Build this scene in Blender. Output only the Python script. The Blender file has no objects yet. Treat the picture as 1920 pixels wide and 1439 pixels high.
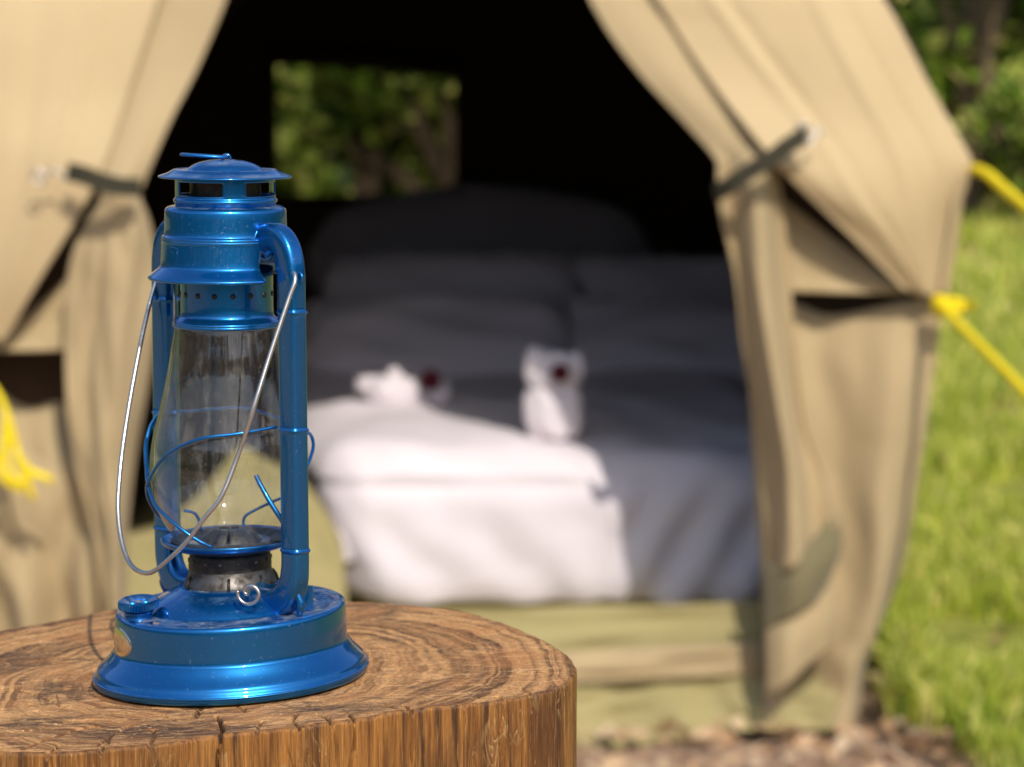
import bpy, bmesh, math, random
import numpy as np
from mathutils import Vector, noise

random.seed(7); np.random.seed(7)
scene = bpy.context.scene
COL = scene.collection

# ------------------------------------------------------------------ camera, sky, sun, exposure
F = 5200.0                       # focal length in pixels of the 1920 wide photograph
TP = 640.0 / F                   # tan of the downward pitch
PITCH = math.atan(TP)
HC = 1.25                        # camera height above the ground
cam_d = bpy.data.cameras.new("camera"); cam = bpy.data.objects.new("camera", cam_d)
COL.objects.link(cam); scene.camera = cam
cam_d.sensor_fit = 'HORIZONTAL'; cam_d.sensor_width = 36.0; cam_d.lens = F / 1920 * 36.0
cam_d.clip_start = 0.05; cam_d.clip_end = 500
cam.location = (0, 0, HC); cam.rotation_euler = (math.pi / 2 - PITCH, 0, 0)
cam_d.dof.use_dof = True
cam_d.dof.focus_distance = 1.46
cam_d.dof.aperture_fstop = cam_d.lens / 10.5

SUN_EL, SUN_AZ = math.radians(43), math.radians(17)     # sun behind the camera, a little to the right
world = bpy.data.worlds.new("World"); scene.world = world; world.use_nodes = True
wn = world.node_tree.nodes; wl = world.node_tree.links
sky = wn.new('ShaderNodeTexSky'); sky.sky_type = 'NISHITA'; sky.sun_disc = False
sky.sun_elevation = SUN_EL; sky.sun_rotation = math.pi - SUN_AZ
sky.air_density = 1.0; sky.dust_density = 1.5
wn['Background'].inputs['Strength'].default_value = 0.15
wl.new(sky.outputs[0], wn['Background'].inputs['Color'])
sl = bpy.data.lights.new("sun", 'SUN'); sun = bpy.data.objects.new("sun", sl); COL.objects.link(sun)
sl.energy = 2.9; sl.angle = math.radians(0.53); sl.color = (1.0, 0.93, 0.83)
trav = Vector((-math.sin(SUN_AZ) * math.cos(SUN_EL), math.cos(SUN_AZ) * math.cos(SUN_EL), -math.sin(SUN_EL)))
sun.rotation_euler = trav.to_track_quat('-Z', 'Y').to_euler()
sun.location = (1, -3, 5)
vs = scene.view_settings
scene.display_settings.display_device = 'sRGB'
vs.view_transform = 'Standard'; vs.look = 'None'; vs.gamma = 1; vs.exposure = 0.30; vs.use_curve_mapping = False
scene.cycles.max_bounces = 8; scene.cycles.transparent_max_bounces = 24; scene.cycles.diffuse_bounces = 5

# ------------------------------------------------------------------ helpers
CP, SP = math.cos(PITCH), math.sin(PITCH)
def P(px, py, Y):
    """world point seen at pixel px, py that stands Y metres in front of the camera"""
    a, b = (px - 960) / F, (py - 719.5) / F
    dy = CP - b * SP; dz = -SP - b * CP
    t = Y / dy
    return Vector((a * t, Y, HC + dz * t))
def tag(o, label=None, cat=None, group=None, kind=None):
    if label: o['label'] = label
    if cat: o['category'] = cat
    if group: o['group'] = group
    if kind: o['kind'] = kind
    return o
def empty(name, loc, label, cat, group=None):
    o = bpy.data.objects.new(name, None); COL.objects.link(o); o.location = loc
    o.empty_display_size = 0.05
    return tag(o, label, cat, group)
def origin_of(o):
    v = Vector((0, 0, 0))
    while o is not None:
        v += o.location; o = o.parent
    return v
def mk(name, verts, faces, mat, parent=None, smooth=True, sharp=None, loc=None, solid=0):
    """mesh from world coordinates; its origin is its parent's, or loc"""
    org = origin_of(parent) if parent else Vector(loc or (0, 0, 0))
    v = np.asarray([tuple(p) for p in verts] if not isinstance(verts, np.ndarray) else verts, dtype=float) - np.array(org)
    me = bpy.data.meshes.new(name)
    me.from_pydata(v.tolist(), [], [tuple(int(i) for i in f) for f in faces])
    me.update()
    if smooth: me.polygons.foreach_set('use_smooth', [True] * len(me.polygons))
    if sharp: me.set_sharp_from_angle(angle=math.radians(sharp))
    me.materials.append(mat)
    o = bpy.data.objects.new(name, me); COL.objects.link(o)
    if parent: o.parent = parent
    else: o.location = org
    if solid:
        m = o.modifiers.new('thickness', 'SOLIDIFY'); m.thickness = solid; m.offset = 0
    return o
def grid_faces(nu, nv, cu=False):
    f = []
    for j in range(nv - 1):
        for i in range(nu if cu else nu - 1):
            a = j * nu + i; b = j * nu + (i + 1) % nu
            f.append((a, b, b + nu, a + nu))
    return f
def catmull(pts, n):
    """n points along a smooth curve through pts (arrays of any dimension)"""
    p = np.asarray([list(q) for q in pts], dtype=float)
    if len(p) == 2:
        t = np.linspace(0, 1, n)[:, None]; return p[0] * (1 - t) + p[1] * t
    d = np.linalg.norm(np.diff(p, axis=0), axis=1) ** 0.5; d[d < 1e-9] = 1e-9
    kn = np.concatenate([[0], np.cumsum(d)])
    m = np.zeros_like(p)
    for i in range(len(p)):
        a, b = max(i - 1, 0), min(i + 1, len(p) - 1)
        m[i] = (p[b] - p[a]) / (kn[b] - kn[a])
    out = []
    for t in np.linspace(0, kn[-1], n):
        i = min(max(np.searchsorted(kn, t) - 1, 0), len(p) - 2)
        h = kn[i + 1] - kn[i]; s = (t - kn[i]) / h
        out.append((2*s**3-3*s*s+1)*p[i] + (s**3-2*s*s+s)*h*m[i] + (-2*s**3+3*s*s)*p[i+1] + (s**3-s*s)*h*m[i+1])
    return np.array(out)
def sweep(path, rad, n=10, closed=False, prof=None, up=None, caps=True):
    """tube along world points; rad a number or list; prof a list of (a, b) offsets"""
    path = [Vector(p) for p in path]; N = len(path)
    prof = prof or [(math.cos(2*math.pi*k/n), math.sin(2*math.pi*k/n)) for k in range(n)]
    n = len(prof)
    V = []; Fc = []
    prev = None
    for i, p in enumerate(path):
        a = path[(i-1) % N] if (closed or i) else p; b = path[(i+1) % N] if (closed or i < N-1) else p
        t = (b - a).normalized()
        if up is not None: nrm = (Vector(up) - t * Vector(up).dot(t)).normalized()
        elif prev is None:
            u0 = Vector((0, 0, 1)) if abs(t.z) < 0.9 else Vector((1, 0, 0)); nrm = (u0 - t * u0.dot(t)).normalized()
        else: nrm = (prev - t * prev.dot(t)).normalized()
        prev = nrm; bi = t.cross(nrm)
        r = rad[i] if hasattr(rad, '__len__') else rad
        for ca, cb in prof: V.append(p + nrm * (ca * r) + bi * (cb * r))
    for i in range(N if closed else N - 1):
        for k in range(n):
            a = i*n+k; b = i*n+(k+1) % n; c = ((i+1) % N)*n
            Fc.append((a, b, c+(k+1) % n, c+k))
    if caps and not closed:
        Fc.append(tuple(range(n-1, -1, -1))); Fc.append(tuple((N-1)*n+k for k in range(n)))
    return V, Fc
def join(*vf):
    V = []; Fc = []
    for v, f in vf:
        o = len(V); V += [Vector(p) for p in v]; Fc += [tuple(i + o for i in q) for q in f]
    return V, Fc

# ------------------------------------------------------------------ node helpers
class NT:
    def __init__(s, name):
        s.m = bpy.data.materials.new(name); s.m.use_nodes = True
        s.n = s.m.node_tree.nodes; s.l = s.m.node_tree.links
        s.b = s.n['Principled BSDF']; s.out = s.n['Material Output']
    def new(s, t, **kw):
        o = s.n.new(t)
        for k, v in kw.items(): setattr(o, k, v)
        return o
    def link(s, a, b): s.l.new(a, b)
    def coord(s, kind='Object', scale=(1, 1, 1), rot=(0, 0, 0)):
        tc = s.new('ShaderNodeTexCoord'); mp = s.new('ShaderNodeMapping')
        mp.inputs['Scale'].default_value = scale; mp.inputs['Rotation'].default_value = rot
        s.link(tc.outputs[kind], mp.inputs[0]); return mp.outputs[0]
    def noise(s, vec, scale, detail=4, rough=.55, dist=0):
        o = s.new('ShaderNodeTexNoise'); s.link(vec, o.inputs['Vector'])
        o.inputs['Scale'].default_value = scale; o.inputs['Detail'].default_value = detail
        o.inputs['Roughness'].default_value = rough; o.inputs['Distortion'].default_value = dist
        return o.outputs['Fac']
    def ramp(s, fac, stops, interp='LINEAR'):
        o = s.new('ShaderNodeValToRGB'); s.link(fac, o.inputs[0]); cr = o.color_ramp; cr.interpolation = interp
        while len(cr.elements) < len(stops): cr.elements.new(0.5)
        for e, (p, c) in zip(cr.elements, stops):
            e.position = p; e.color = (*c, 1) if hasattr(c, '__len__') else (c, c, c, 1)
        return o.outputs[0]
    def mix(s, fac, a, b, mode='MIX'):
        o = s.new('ShaderNodeMix', data_type='RGBA', blend_type=mode)
        for inp, v in ((o.inputs[0], fac), (o.inputs[6], a), (o.inputs[7], b)):
            if hasattr(v, 'is_output') or isinstance(v, bpy.types.NodeSocket): s.link(v, inp)
            elif hasattr(v, '__len__'): inp.default_value = (*v, 1)
            else: inp.default_value = v
        return o.outputs[2]
    def math(s, op, a, b=None, c=None, clamp=False):
        o = s.new('ShaderNodeMath', operation=op, use_clamp=clamp)
        for i, v in enumerate((a, b, c)):
            if v is None: continue
            if isinstance(v, bpy.types.NodeSocket): s.link(v, o.inputs[i])
            else: o.inputs[i].default_value = v
        return o.outputs[0]
    def bump(s, h, strength, dist, normal=None):
        o = s.new('ShaderNodeBump'); o.inputs['Strength'].default_value = strength; o.inputs['Distance'].default_value = dist
        s.link(h, o.inputs['Height'])
        if normal: s.link(normal, o.inputs['Normal'])
        return o.outputs[0]
    def set(s, **kw):
        for k, v in kw.items():
            inp = s.b.inputs[k.replace('_', ' ')]
            if isinstance(v, bpy.types.NodeSocket): s.link(v, inp)
            elif hasattr(v, '__len__'): inp.default_value = (*v, 1) if len(v) == 3 else v
            else: inp.default_value = v
        return s

def mat_blue():
    t = NT('blue_metallic_paint'); v = t.coord()
    flake = t.noise(v, 2600, 1, .5)
    mott = t.noise(v, 60, 4, .6)
    base = t.mix(t.math('MULTIPLY', mott, .5), (.003, .145, .41), (.007, .20, .49))
    # dust lying on faces that look up, thin scuffs elsewhere
    g = t.new('ShaderNodeNewGeometry'); sp = t.new('ShaderNodeSeparateXYZ'); t.link(g.outputs['Normal'], sp.inputs[0])
    up = t.ramp(sp.outputs[2], [(.86, 0.0), (.99, 1.0)])
    dn = t.ramp(t.noise(v, 95, 6, .72), [(.40, 0.0), (.62, 1.0)])
    spk = t.math('ADD', t.ramp(t.noise(v, 520, 3, .7), [(.64, 0.0), (.71, 1.0)]), t.math('MULTIPLY', t.ramp(t.noise(t.coord(scale=(1, 1, .25), rot=(.5, .3, 0)), 150, 4, .8), [(.66, 0.0), (.72, 1.0)]), .8), clamp=True)
    dust = t.math('MULTIPLY', up, dn)
    dust = t.math('ADD', t.math('MULTIPLY', dust, .75), t.math('MULTIPLY', spk, .33), clamp=True)
    col = t.mix(dust, base, (.30, .29, .29))
    t.set(Specular_Tint=(.5,.65,1.0), Base_Color=col, Metallic=t.math('SUBTRACT', .90, t.math('MULTIPLY', dust, .80)),
          Roughness=t.math('ADD', .33, t.math('MULTIPLY', dust, .35)),
          Coat_Weight=t.math('SUBTRACT', .9, dust, clamp=True), Coat_Roughness=.06, Coat_IOR=1.5)
    dent = t.bump(t.noise(v, 45, 2, .5), .25, .0012)
    t.set(Normal=t.bump(flake, .05, .0003, dent))
    return t.m
def mat_metal(name, col, rough=.3, grime=(.12, .1, .09), amount=.4, metal=1.0):
    t = NT(name); v = t.coord()
    n = t.ramp(t.noise(v, 160, 5, .65), [(.42, 0.0), (.68, 1.0)])
    t.set(Base_Color=t.mix(t.math('MULTIPLY', n, amount), col, grime), Metallic=metal,
          Roughness=t.math('ADD', rough, t.math('MULTIPLY', n, .25)),
          Normal=t.bump(t.noise(v, 300, 3, .5), .15, .0004))
    return t.m
def mat_glass():
    t = NT('clear_dusty_glass'); v = t.coord()
    g = t.new('ShaderNodeNewGeometry'); dp = t.new('ShaderNodeVectorMath', operation='DOT_PRODUCT')
    t.link(g.outputs['Incoming'], dp.inputs[0]); t.link(g.outputs['Normal'], dp.inputs[1])
    ci = t.math('ABSOLUTE', dp.outputs['Value']); k5 = t.math('POWER', t.math('SUBTRACT', 1.0, ci, clamp=True), 4.0)
    frs = t.math('ADD', .035, t.math('MULTIPLY', k5, .8), clamp=True)
    tr = t.new('ShaderNodeBsdfTransparent'); t.link(t.ramp(ci, [(.0, (.25, .24, .2)), (.16, (.72, .74, .70)), (.4, (.96, .97, .965))]), tr.inputs[0])
    gl = t.new('ShaderNodeBsdfGlossy'); gl.inputs['Roughness'].default_value = .03
    t.link(t.bump(t.noise(v, 40, 2, .5), .12, .002), gl.inputs['Normal'])
    m1 = t.new('ShaderNodeMixShader'); t.link(frs, m1.inputs[0]); t.link(tr.outputs[0], m1.inputs[1]); t.link(gl.outputs[0], m1.inputs[2])
    df = t.new('ShaderNodeBsdfDiffuse'); df.inputs[0].default_value = (.55, .5, .44, 1)
    streak = t.ramp(t.noise(t.coord(scale=(1, 1, .16)), 240, 4, .65), [(.5, 0.0), (.8, 1.0)])
    cloud = t.ramp(t.noise(v, 38, 3, .6), [(.4, 0.0), (.75, 1.0)])
    spk = t.ramp(t.noise(v, 900, 1, .5), [(.70, 0.0), (.76, 1.0)])
    d = t.math('ADD', t.math('MULTIPLY', t.math('MULTIPLY', streak, cloud), .28), t.math('MULTIPLY', spk, .22))
    d = t.math('ADD', d, .005, clamp=True)
    m2 = t.new('ShaderNodeMixShader'); t.link(d, m2.inputs[0]); t.link(m1.outputs[0], m2.inputs[1]); t.link(df.outputs[0], m2.inputs[2])
    t.link(m2.outputs[0], t.out.inputs[0])
    return t.m
def mat_cloth(name, col, col2, weave=900, bump=.3, vary=4, rough=.9, sheen=.2, crease=0, trans=0):
    t = NT(name); v = t.coord()
    n = t.noise(v, vary, 4, .6)
    c = t.mix(t.ramp(n, [(.3, 0.0), (.75, 1.0)]), col, col2)
    fine = t.noise(v, weave, 2, .6)
    c = t.mix(t.math('MULTIPLY', fine, .25), c, tuple(x * .72 for x in col))
    nb = t.bump(fine, bump, .0006)
    if crease: nb = t.bump(t.noise(v, 9, 4, .6, .8), crease, .03, nb)
    t.set(Base_Color=c, Roughness=rough, Sheen_Weight=sheen, Specular_IOR_Level=.15, Normal=nb)
    if trans:
        tl = t.new('ShaderNodeBsdfTranslucent'); t.link(c, tl.inputs[0])
        m = t.new('ShaderNodeMixShader'); m.inputs[0].default_value = trans
        t.link(t.b.outputs[0], m.inputs[1]); t.link(tl.outputs[0], m.inputs[2]); t.link(m.outputs[0], t.out.inputs[0])
    return t.m
def mat_wood_top():
    t = NT('weathered_end_grain')
    tc = t.new('ShaderNodeTexCoord'); v = tc.outputs['Object']
    sp = t.new('ShaderNodeSeparateXYZ'); t.link(v, sp.inputs[0])
    warp = t.new('ShaderNodeTexNoise'); t.link(v, warp.inputs['Vector']); warp.inputs['Scale'].default_value = 9; warp.inputs['Detail'].default_value = 3
    x = t.math('ADD', sp.outputs[0], t.math('MULTIPLY', t.math('SUBTRACT', warp.outputs['Fac'], .5), .055))
    y = t.math('ADD', sp.outputs[1], t.math('MULTIPLY', t.math('SUBTRACT', t.noise(v, 7.3, 3, .6), .5), .075))
    r = t.math('SQRT', t.math('ADD', t.math('MULTIPLY', x, x), t.math('MULTIPLY', y, y)))
    rc = t.new('ShaderNodeCombineXYZ'); t.link(r, rc.inputs[0])
    ring = t.noise(rc.outputs[0], 260, 4, .75)          # rings: noise read along the radius only
    ring2 = t.noise(rc.outputs[0], 48, 3, .6)
    ringf = t.ramp(ring, [(.36, 0.0), (.62, 1.0)])
    c = t.mix(ringf, (.20, .090, .034), (.70, .42, .19))
    big = t.ramp(t.noise(v, 13, 5, .62, .5), [(.34, 0.0), (.66, 1.0)])
    c = t.mix(t.math('MULTIPLY', big, .5), c, (.76, .49, .25))
    c = t.mix(t.ramp(ring2, [(.36, .8), (.50, 0.0)]), c, (.07, .028, .015))
    ln_ = t.noise(rc.outputs[0], 62, 2, .5)
    lines = t.ramp(t.math('ABSOLUTE', t.math('SUBTRACT', ln_, .5)), [(.0, 1.0), (.035, 0.0)])
    brk = t.ramp(t.noise(v, 17, 3, .6), [(.36, 0.0), (.52, 1.0)])
    c = t.mix(t.math('MULTIPLY', t.math('MULTIPLY', lines, brk), .9), c, (.06, .026, .014))
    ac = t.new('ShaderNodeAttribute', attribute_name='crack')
    c = t.mix(t.math('MULTIPLY', ac.outputs['Fac'], .85), c, (.03, .014, .008))  # cracks darkened in the colour: dirt plus painted shade in the shallow grooves
    # grey-black weathered stains and pale dry patches
    st = t.ramp(t.noise(t.coord(scale=(1, 2.2, 1)), 21, 6, .68, .6), [(.58, 0.0), (.68, .8)])
    c = t.mix(st, c, (.035, .030, .030))
    pale = t.ramp(t.noise(t.coord(scale=(1.2, 2.6, 1)), 30, 6, .72, .3), [(.54, 0.0), (.68, .8)])
    c = t.mix(pale, c, (.82, .54, .29))
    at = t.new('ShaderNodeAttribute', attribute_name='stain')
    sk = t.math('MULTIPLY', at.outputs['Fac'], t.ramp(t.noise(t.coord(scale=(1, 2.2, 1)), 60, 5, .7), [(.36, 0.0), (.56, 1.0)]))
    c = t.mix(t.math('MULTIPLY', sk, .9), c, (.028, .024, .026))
    saw = t.noise(t.coord(scale=(1, 5, 1), rot=(0, 0, .18)), 75, 6, .75, .5)      # saw marks across the cut
    c = t.mix(t.ramp(saw, [(.34, .6), (.44, 0.0)]), c, (.11, .045, .016))
    c = t.mix(t.ramp(saw, [(.54, 0.0), (.68, .75)]), c, (.86, .58, .32))
    fib = t.noise(v, 520, 4, .75)
    c = t.mix(t.ramp(fib, [(.36, .7), (.49, 0.0)]), c, (.08, .030, .010))
    spk = t.ramp(t.noise(v, 380, 3, .6), [(.62, 0.0), (.70, .7)])
    c = t.mix(spk, c, (.80, .58, .38))
    rim = t.ramp(t.noise(v, 28, 4, .6), [(.48, 0.0), (.68, .4)])
    c = t.mix(rim, c, (.46, .20, .07))
    c = t.mix(1.0, c, (1.14, .98, .78), 'MULTIPLY')
    c = t.mix(.05, c, (.74, .40, .17))
    t.set(Base_Color=c, Roughness=.78, Specular_IOR_Level=.28)
    nb = t.bump(ring, .5, .0016); nb = t.bump(saw, .8, .002, nb); nb = t.bump(fib, .8, .0012, nb)
    t.set(Normal=nb)
    return t.m
def mat_wood_side():
    t = NT('split_log_side')
    v = t.coord(scale=(1, 1, .045)); v2 = t.coord(scale=(1, 1, .25)); vo = t.coord()
    g1 = t.noise(v, 330, 5, .7, .3)
    g2 = t.noise(v, 70, 4, .6)
    c = t.mix(t.ramp(g1, [(.30, 0.0), (.60, 1.0)]), (.070, .022, .005), (.36, .150, .030))
    c = t.mix(t.ramp(g2, [(.45, 0.0), (.75, .6)]), c, (.45, .21, .05))
    c = t.mix(t.ramp(t.noise(v, 150, 3, .6), [(.36, .85), (.47, 0.0)]), c, (.035, .016, .008))
    c = t.mix(t.ramp(t.noise(v2, 16, 5, .65, .4), [(.47, 0.0), (.64, .85)]), c, (.085, .032, .010))
    g3 = t.noise(t.coord(scale=(1, 1, .03)), 1300, 3, .7)
    c = t.mix(t.ramp(g3, [(.36, .35), (.50, 0.0)]), c, (.06, .020, .005))
    c = t.mix(t.ramp(g3, [(.56, 0.0), (.70, .4)]), c, (.78, .42, .14))
    # shallow worm tracks: thin contour lines of a smooth noise
    tr = t.noise(v2, 120, 2, .5, 1.2)
    line = t.ramp(t.math('ABSOLUTE', t.math('SUBTRACT', tr, .5)), [(.0, 1.0), (.03, 0.0)])
    area = t.ramp(t.noise(vo, 24, 2, .5), [(.5, 0.0), (.6, 1.0)])
    track = t.math('MULTIPLY', line, area)
    c = t.mix(t.math('MULTIPLY', track, .5), c, (.55, .33, .13))
    nb = t.bump(g1, .6, .0016); nb = t.bump(g3, .8, .0008, nb)
    nb = t.bump(track, .5, -.0012, nb)
    t.set(Base_Color=c, Roughness=.55, Specular_IOR_Level=.4, Normal=nb)
    return t.m
def mat_leafy(name, ca, cb, cc, rough=.5, trans=.35):
    t = NT(name)
    g = t.new('ShaderNodeNewGeometry'); rnd = g.outputs['Random Per Island']
    c = t.ramp(rnd, [(0.0, ca), (.28, tuple(.55*x+.2*y for x, y in zip(ca, cb))), (.60, cb), (.92, cc)]) if 'leaves' in name and 'shrub' in name or 'dull' in name else t.ramp(rnd, [(0.0, ca), (.55, cb), (1.0, cc)])
    t.set(Base_Color=c, Roughness=rough, Specular_IOR_Level=.35)
    tl = t.new('ShaderNodeBsdfTranslucent'); t.link(c, tl.inputs[0])
    m = t.new('ShaderNodeMixShader'); m.inputs[0].default_value = trans
    t.link(t.b.outputs[0], m.inputs[1]); t.link(tl.outputs[0], m.inputs[2]); t.link(m.outputs[0], t.out.inputs[0])
    return t.m
def mat_ground():
    t = NT('lawn_and_bare_earth'); v = t.coord()
    n = t.noise(v, 1.7, 6, .65); n2 = t.noise(v, 14, 5, .7)
    earth = t.mix(t.ramp(n2, [(.35, 0.0), (.7, 1.0)]), (.30, .195, .125), (.56, .40, .285))
    grass = t.mix(t.ramp(n2, [(.35, 0.0), (.7, 1.0)]), (.12, .15, .02), (.42, .40, .09))
    at = t.new('ShaderNodeAttribute', attribute_name='bare')
    f = t.math('ADD', at.outputs['Fac'], t.math('MULTIPLY', t.math('SUBTRACT', n, .5), .9), clamp=True)
    f = t.ramp(f, [(.4, 0.0), (.62, 1.0)])
    t.set(Base_Color=t.mix(f, grass, earth), Roughness=.95, Specular_IOR_Level=.1, Normal=t.bump(n2, .7, .03))
    return t.m
def mat_plain(name, col, rough=.7, metal=0, spec=.3):
    t = NT(name); v = t.coord()
    n = t.noise(v, 120, 4, .6)
    t.set(Base_Color=t.mix(t.math('MULTIPLY', n, .5), col, tuple(c * .7 for c in col)), Roughness=rough, Metallic=metal,
          Specular_IOR_Level=spec, Normal=t.bump(n, .2, .001))
    return t.m
def mat_net():
    t = NT('insect_net')
    tr = t.new('ShaderNodeBsdfTransparent'); df = t.new('ShaderNodeBsdfDiffuse'); df.inputs[0].default_value = (.01, .01, .01, 1)
    m = t.new('ShaderNodeMixShader'); m.inputs[0].default_value = .72
    t.link(tr.outputs[0], m.inputs[1]); t.link(df.outputs[0], m.inputs[2]); t.link(m.outputs[0], t.out.inputs[0])
    return t.m

M = dict(
    blue=mat_blue(),
    wire=mat_metal('dull_steel_wire', (.62, .6, .57), .3, (.2, .17, .13), .5),
    zinc=mat_metal('zinc_burner', (.19, .175, .16), .5, (.06, .048, .04), .9),
    black=mat_metal('sooty_black_metal', (.03, .028, .026), .42, (.10, .09, .08), .6, .6),
    bright=mat_metal('polished_disc', (.78, .72, .6), .09, (.5, .42, .3), .3),
    glass=mat_glass(),
    canvas=mat_cloth('tan_canvas', (.54, .41, .228), (.475, .36, .198), 700, .25, 3, .85, .1, .03),
    canvas2=mat_cloth('tan_wall_canvas', (.56, .43, .24), (.47, .36, .198), 700, .25, 2.5, .85, .1, .10, .20),
    interior_shade=mat_cloth('dark_brown_interior_shade', (.060, .036, .022), (.045, .028, .017), 500, .2, 4, .95, 0, 0),  # shade inside the tent put into a dark cloth colour
    olive=mat_cloth('olive_groundsheet', (.37, .315, .145), (.31, .26, .115), 500, .2, 4, .8, 0, .2),
    strap=mat_cloth('dark_olive_webbing', (.055, .05, .032), (.04, .037, .024), 900, .4, 20, .85, 0, 0),
    white=mat_cloth('white_cotton', (.78, .715, .75), (.74, .68, .71), 600, .2, 5, .9, .1, .15),
    grey=mat_cloth('grey_lit_wall_cloth', (.34, .31, .33), (.28, .26, .28), 500, .3, 8, .95, .1, .1),
    red=mat_plain('dark_red_petal', (.09, .004, .014), .7),
    yellow=mat_cloth('yellow_rope_fibre', (.88, .70, .02), (.80, .60, .01), 260, .6, 30, .6, 0, 0),
    wood_top=mat_wood_top(), wood_side=mat_wood_side(),
    leaf=mat_leafy('shrub_leaves', (.04, .10, .012), (.34, .50, .05), (.90, .88, .25)),
    leaf2=mat_leafy('dull_leaves', (.04, .06, .015), (.36, .32, .10), (.90, .74, .48)),
    far=mat_leafy('woodland_leaves', (.008, .014, .004), (.025, .035, .01), (.07, .07, .02)),
    blade=mat_leafy('grass_blades', (.18, .28, .025), (.56, .62, .07), (.90, .80, .28), .55, .4),
    litter=mat_leafy('dry_leaves', (.34, .19, .10), (.55, .36, .20), (.75, .58, .38), .8, .2),
    ground=mat_ground(),
    bark=mat_plain('brown_bark', (.16, .11, .07), .9),
    net=mat_net(),
)

# ------------------------------------------------------------------ ground
def ground_z(x, y):
    return 0.055 * max(0.0, y - 6.0) * (1 if y < 30 else 1) if y < 26 else 0.055 * 20 + (y - 26) * .01
xs = np.concatenate([np.linspace(-150, -12, 24), np.linspace(-11, 11, 110), np.linspace(12, 150, 24)])
ys = np.concatenate([np.linspace(-150, -3, 22), np.linspace(-2, 16, 110), np.linspace(17, 60, 44), np.linspace(66, 300, 20)])
gv = []; bare = []
for y in ys:
    for x in xs:
        near = abs(x) < 12 and -3 < y < 30
        z = ground_z(x, y) + (noise.noise(Vector((x*.9, y*.9, 0))) * .02 if near else 0)
        if 4.7 < y < 8.4 and -1.4 < x < .9: z = min(z, ground_z(x, y)) - .03
        gv.append((x, y, z - .005))
        b = 0.0
        d = max(0, abs(y - 4.95) - .12) if y < 5.4 else y - 5.3
        b = max(0, 1.0 - d / .55) if -1.6 < x < .78 else 0
        if y < 4.9: b = .95 if x < .9 else max(0, .95 - (x-.9)*.6*max(0, (y-2)/2.8))
        if y > 8.0: b = .40 + .35*noise.noise(Vector((x*.8, y*.45, 5)))
        bare.append(b)
go = mk('ground', gv, grid_faces(len(xs), len(ys)), M['ground'])
at = go.data.attributes.new('bare', 'FLOAT', 'POINT'); at.data.foreach_set('value', bare)
tag(go, kind='structure')

# ------------------------------------------------------------------ tree stump
X0, Y0 = P(434, 1263, 1.53).x, 1.53            # lantern axis
Z0 = P(434, 1263, 1.53).z                      # height of the wood under the lantern
TILT = 0.043                                   # the cut face rises to the right
def on_top(px, py):
    a, b = (px - 960) / F, (py - 719.5) / F
    dy = CP - b * SP; dz = -SP - b * CP
    t = (Z0 - HC - TILT * X0) / (dz - TILT * a)
    return np.array([a * t, dy * t])
def top_z(x, y): return Z0 + TILT * (x - X0)
SC = np.array([-.165, 1.525])
out_px = [(647,1127),(720,1130),(802,1136),(860,1145),(917,1158),(965,1175),(1010,1196),(1050,1218),(1076,1243),(1081,1258),(1071,1277),
          (1043,1294),(1000,1304),(940,1315),(850,1324),(756,1334),(660,1350),(573,1362),(480,1372),(401,1379),(290,1395),(172,1408),(60,1411),(0,1409)]
out_b = [(560,1122),(430,1118),(300,1128),(180,1150),(115,1163),(55,1172),(0,1183)]
pts = [on_top(*p) for p in out_px + out_b]
ang = np.array([math.atan2(p[1]-SC[1], p[0]-SC[0]) for p in pts]); rr = np.array([np.hypot(*(p-SC)) for p in pts])
print('stump radii', np.round(rr, 3), np.degrees(ang).round())
# the part left of the frame
for d, r in ((180, .208), (200, .203), (215, .20), (165, .206)):
    a = math.radians(d if d <= 180 else d - 360)
    ang = np.append(ang, a); rr = np.append(rr, r)
o_ = np.argsort(ang); ang = ang[o_]; rr = rr[o_]
ang3 = np.concatenate([ang - 2*np.pi, ang, ang + 2*np.pi]); rr3 = np.tile(rr, 3)
def radius(t):
    r = 0
    for k in (-2, -1, 0, 1, 2): r = r + np.interp((t + k * .035 + np.pi) % (2*np.pi) - np.pi, ang3, rr3) * (.3, .2, .2, .15, .15)[k+2]
    return r
front = np.radians(np.linspace(-205, 25, 2300, endpoint=False)); back = np.radians(np.linspace(25, 155, 420, endpoint=False))
TH = np.concatenate([front, back]); NT_ = len(TH)
Rt = radius(TH)
side_n = np.array([noise.noise(Vector((math.cos(t)*7, math.sin(t)*7, 3))) for t in TH]) * .0014
side_n += np.array([noise.noise(Vector((math.cos(t)*38, math.sin(t)*38, 5))) for t in TH]) * .0006
# cracks that run down the side: azimuth taken from where they cross the front edge
edge_cr = [(415, 1379, .9, 1.0), (545,1365,.3,.5), (622, 1356, .5, .8), (664, 1349, .7, 1.0), (770,1332,.5,.6), (944, 1314, .9, 1.1),
           (1052, 1290, .3, .7), (190, 1406, .5, .8), (90, 1411, .4, .8), (900,1318,.3,.5), (1000,1303,.35,.5)]
cr_az = []
for px, py, dp, wd in edge_cr:
    p = on_top(px, py) - SC; cr_az.append((math.atan2(p[1], p[0]), dp * (.0055 if dp > .6 else .003), wd * .0007))
def side_disp(th, R, s):
    """radial offset at depth s below the edge"""
    d = np.zeros_like(th)
    for k, (a, dp, w) in enumerate(cr_az):
        wob = .0022 * math.sin(s * 55 + k * 2.1) + .0011 * math.sin(s * 170 + k)
        u = np.abs(((th - a + np.pi) % (2*np.pi) - np.pi) * R + wob)
        d -= dp * np.exp(-(u / w) ** 2) * min(1, .35 + s / .02)
    return d
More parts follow.
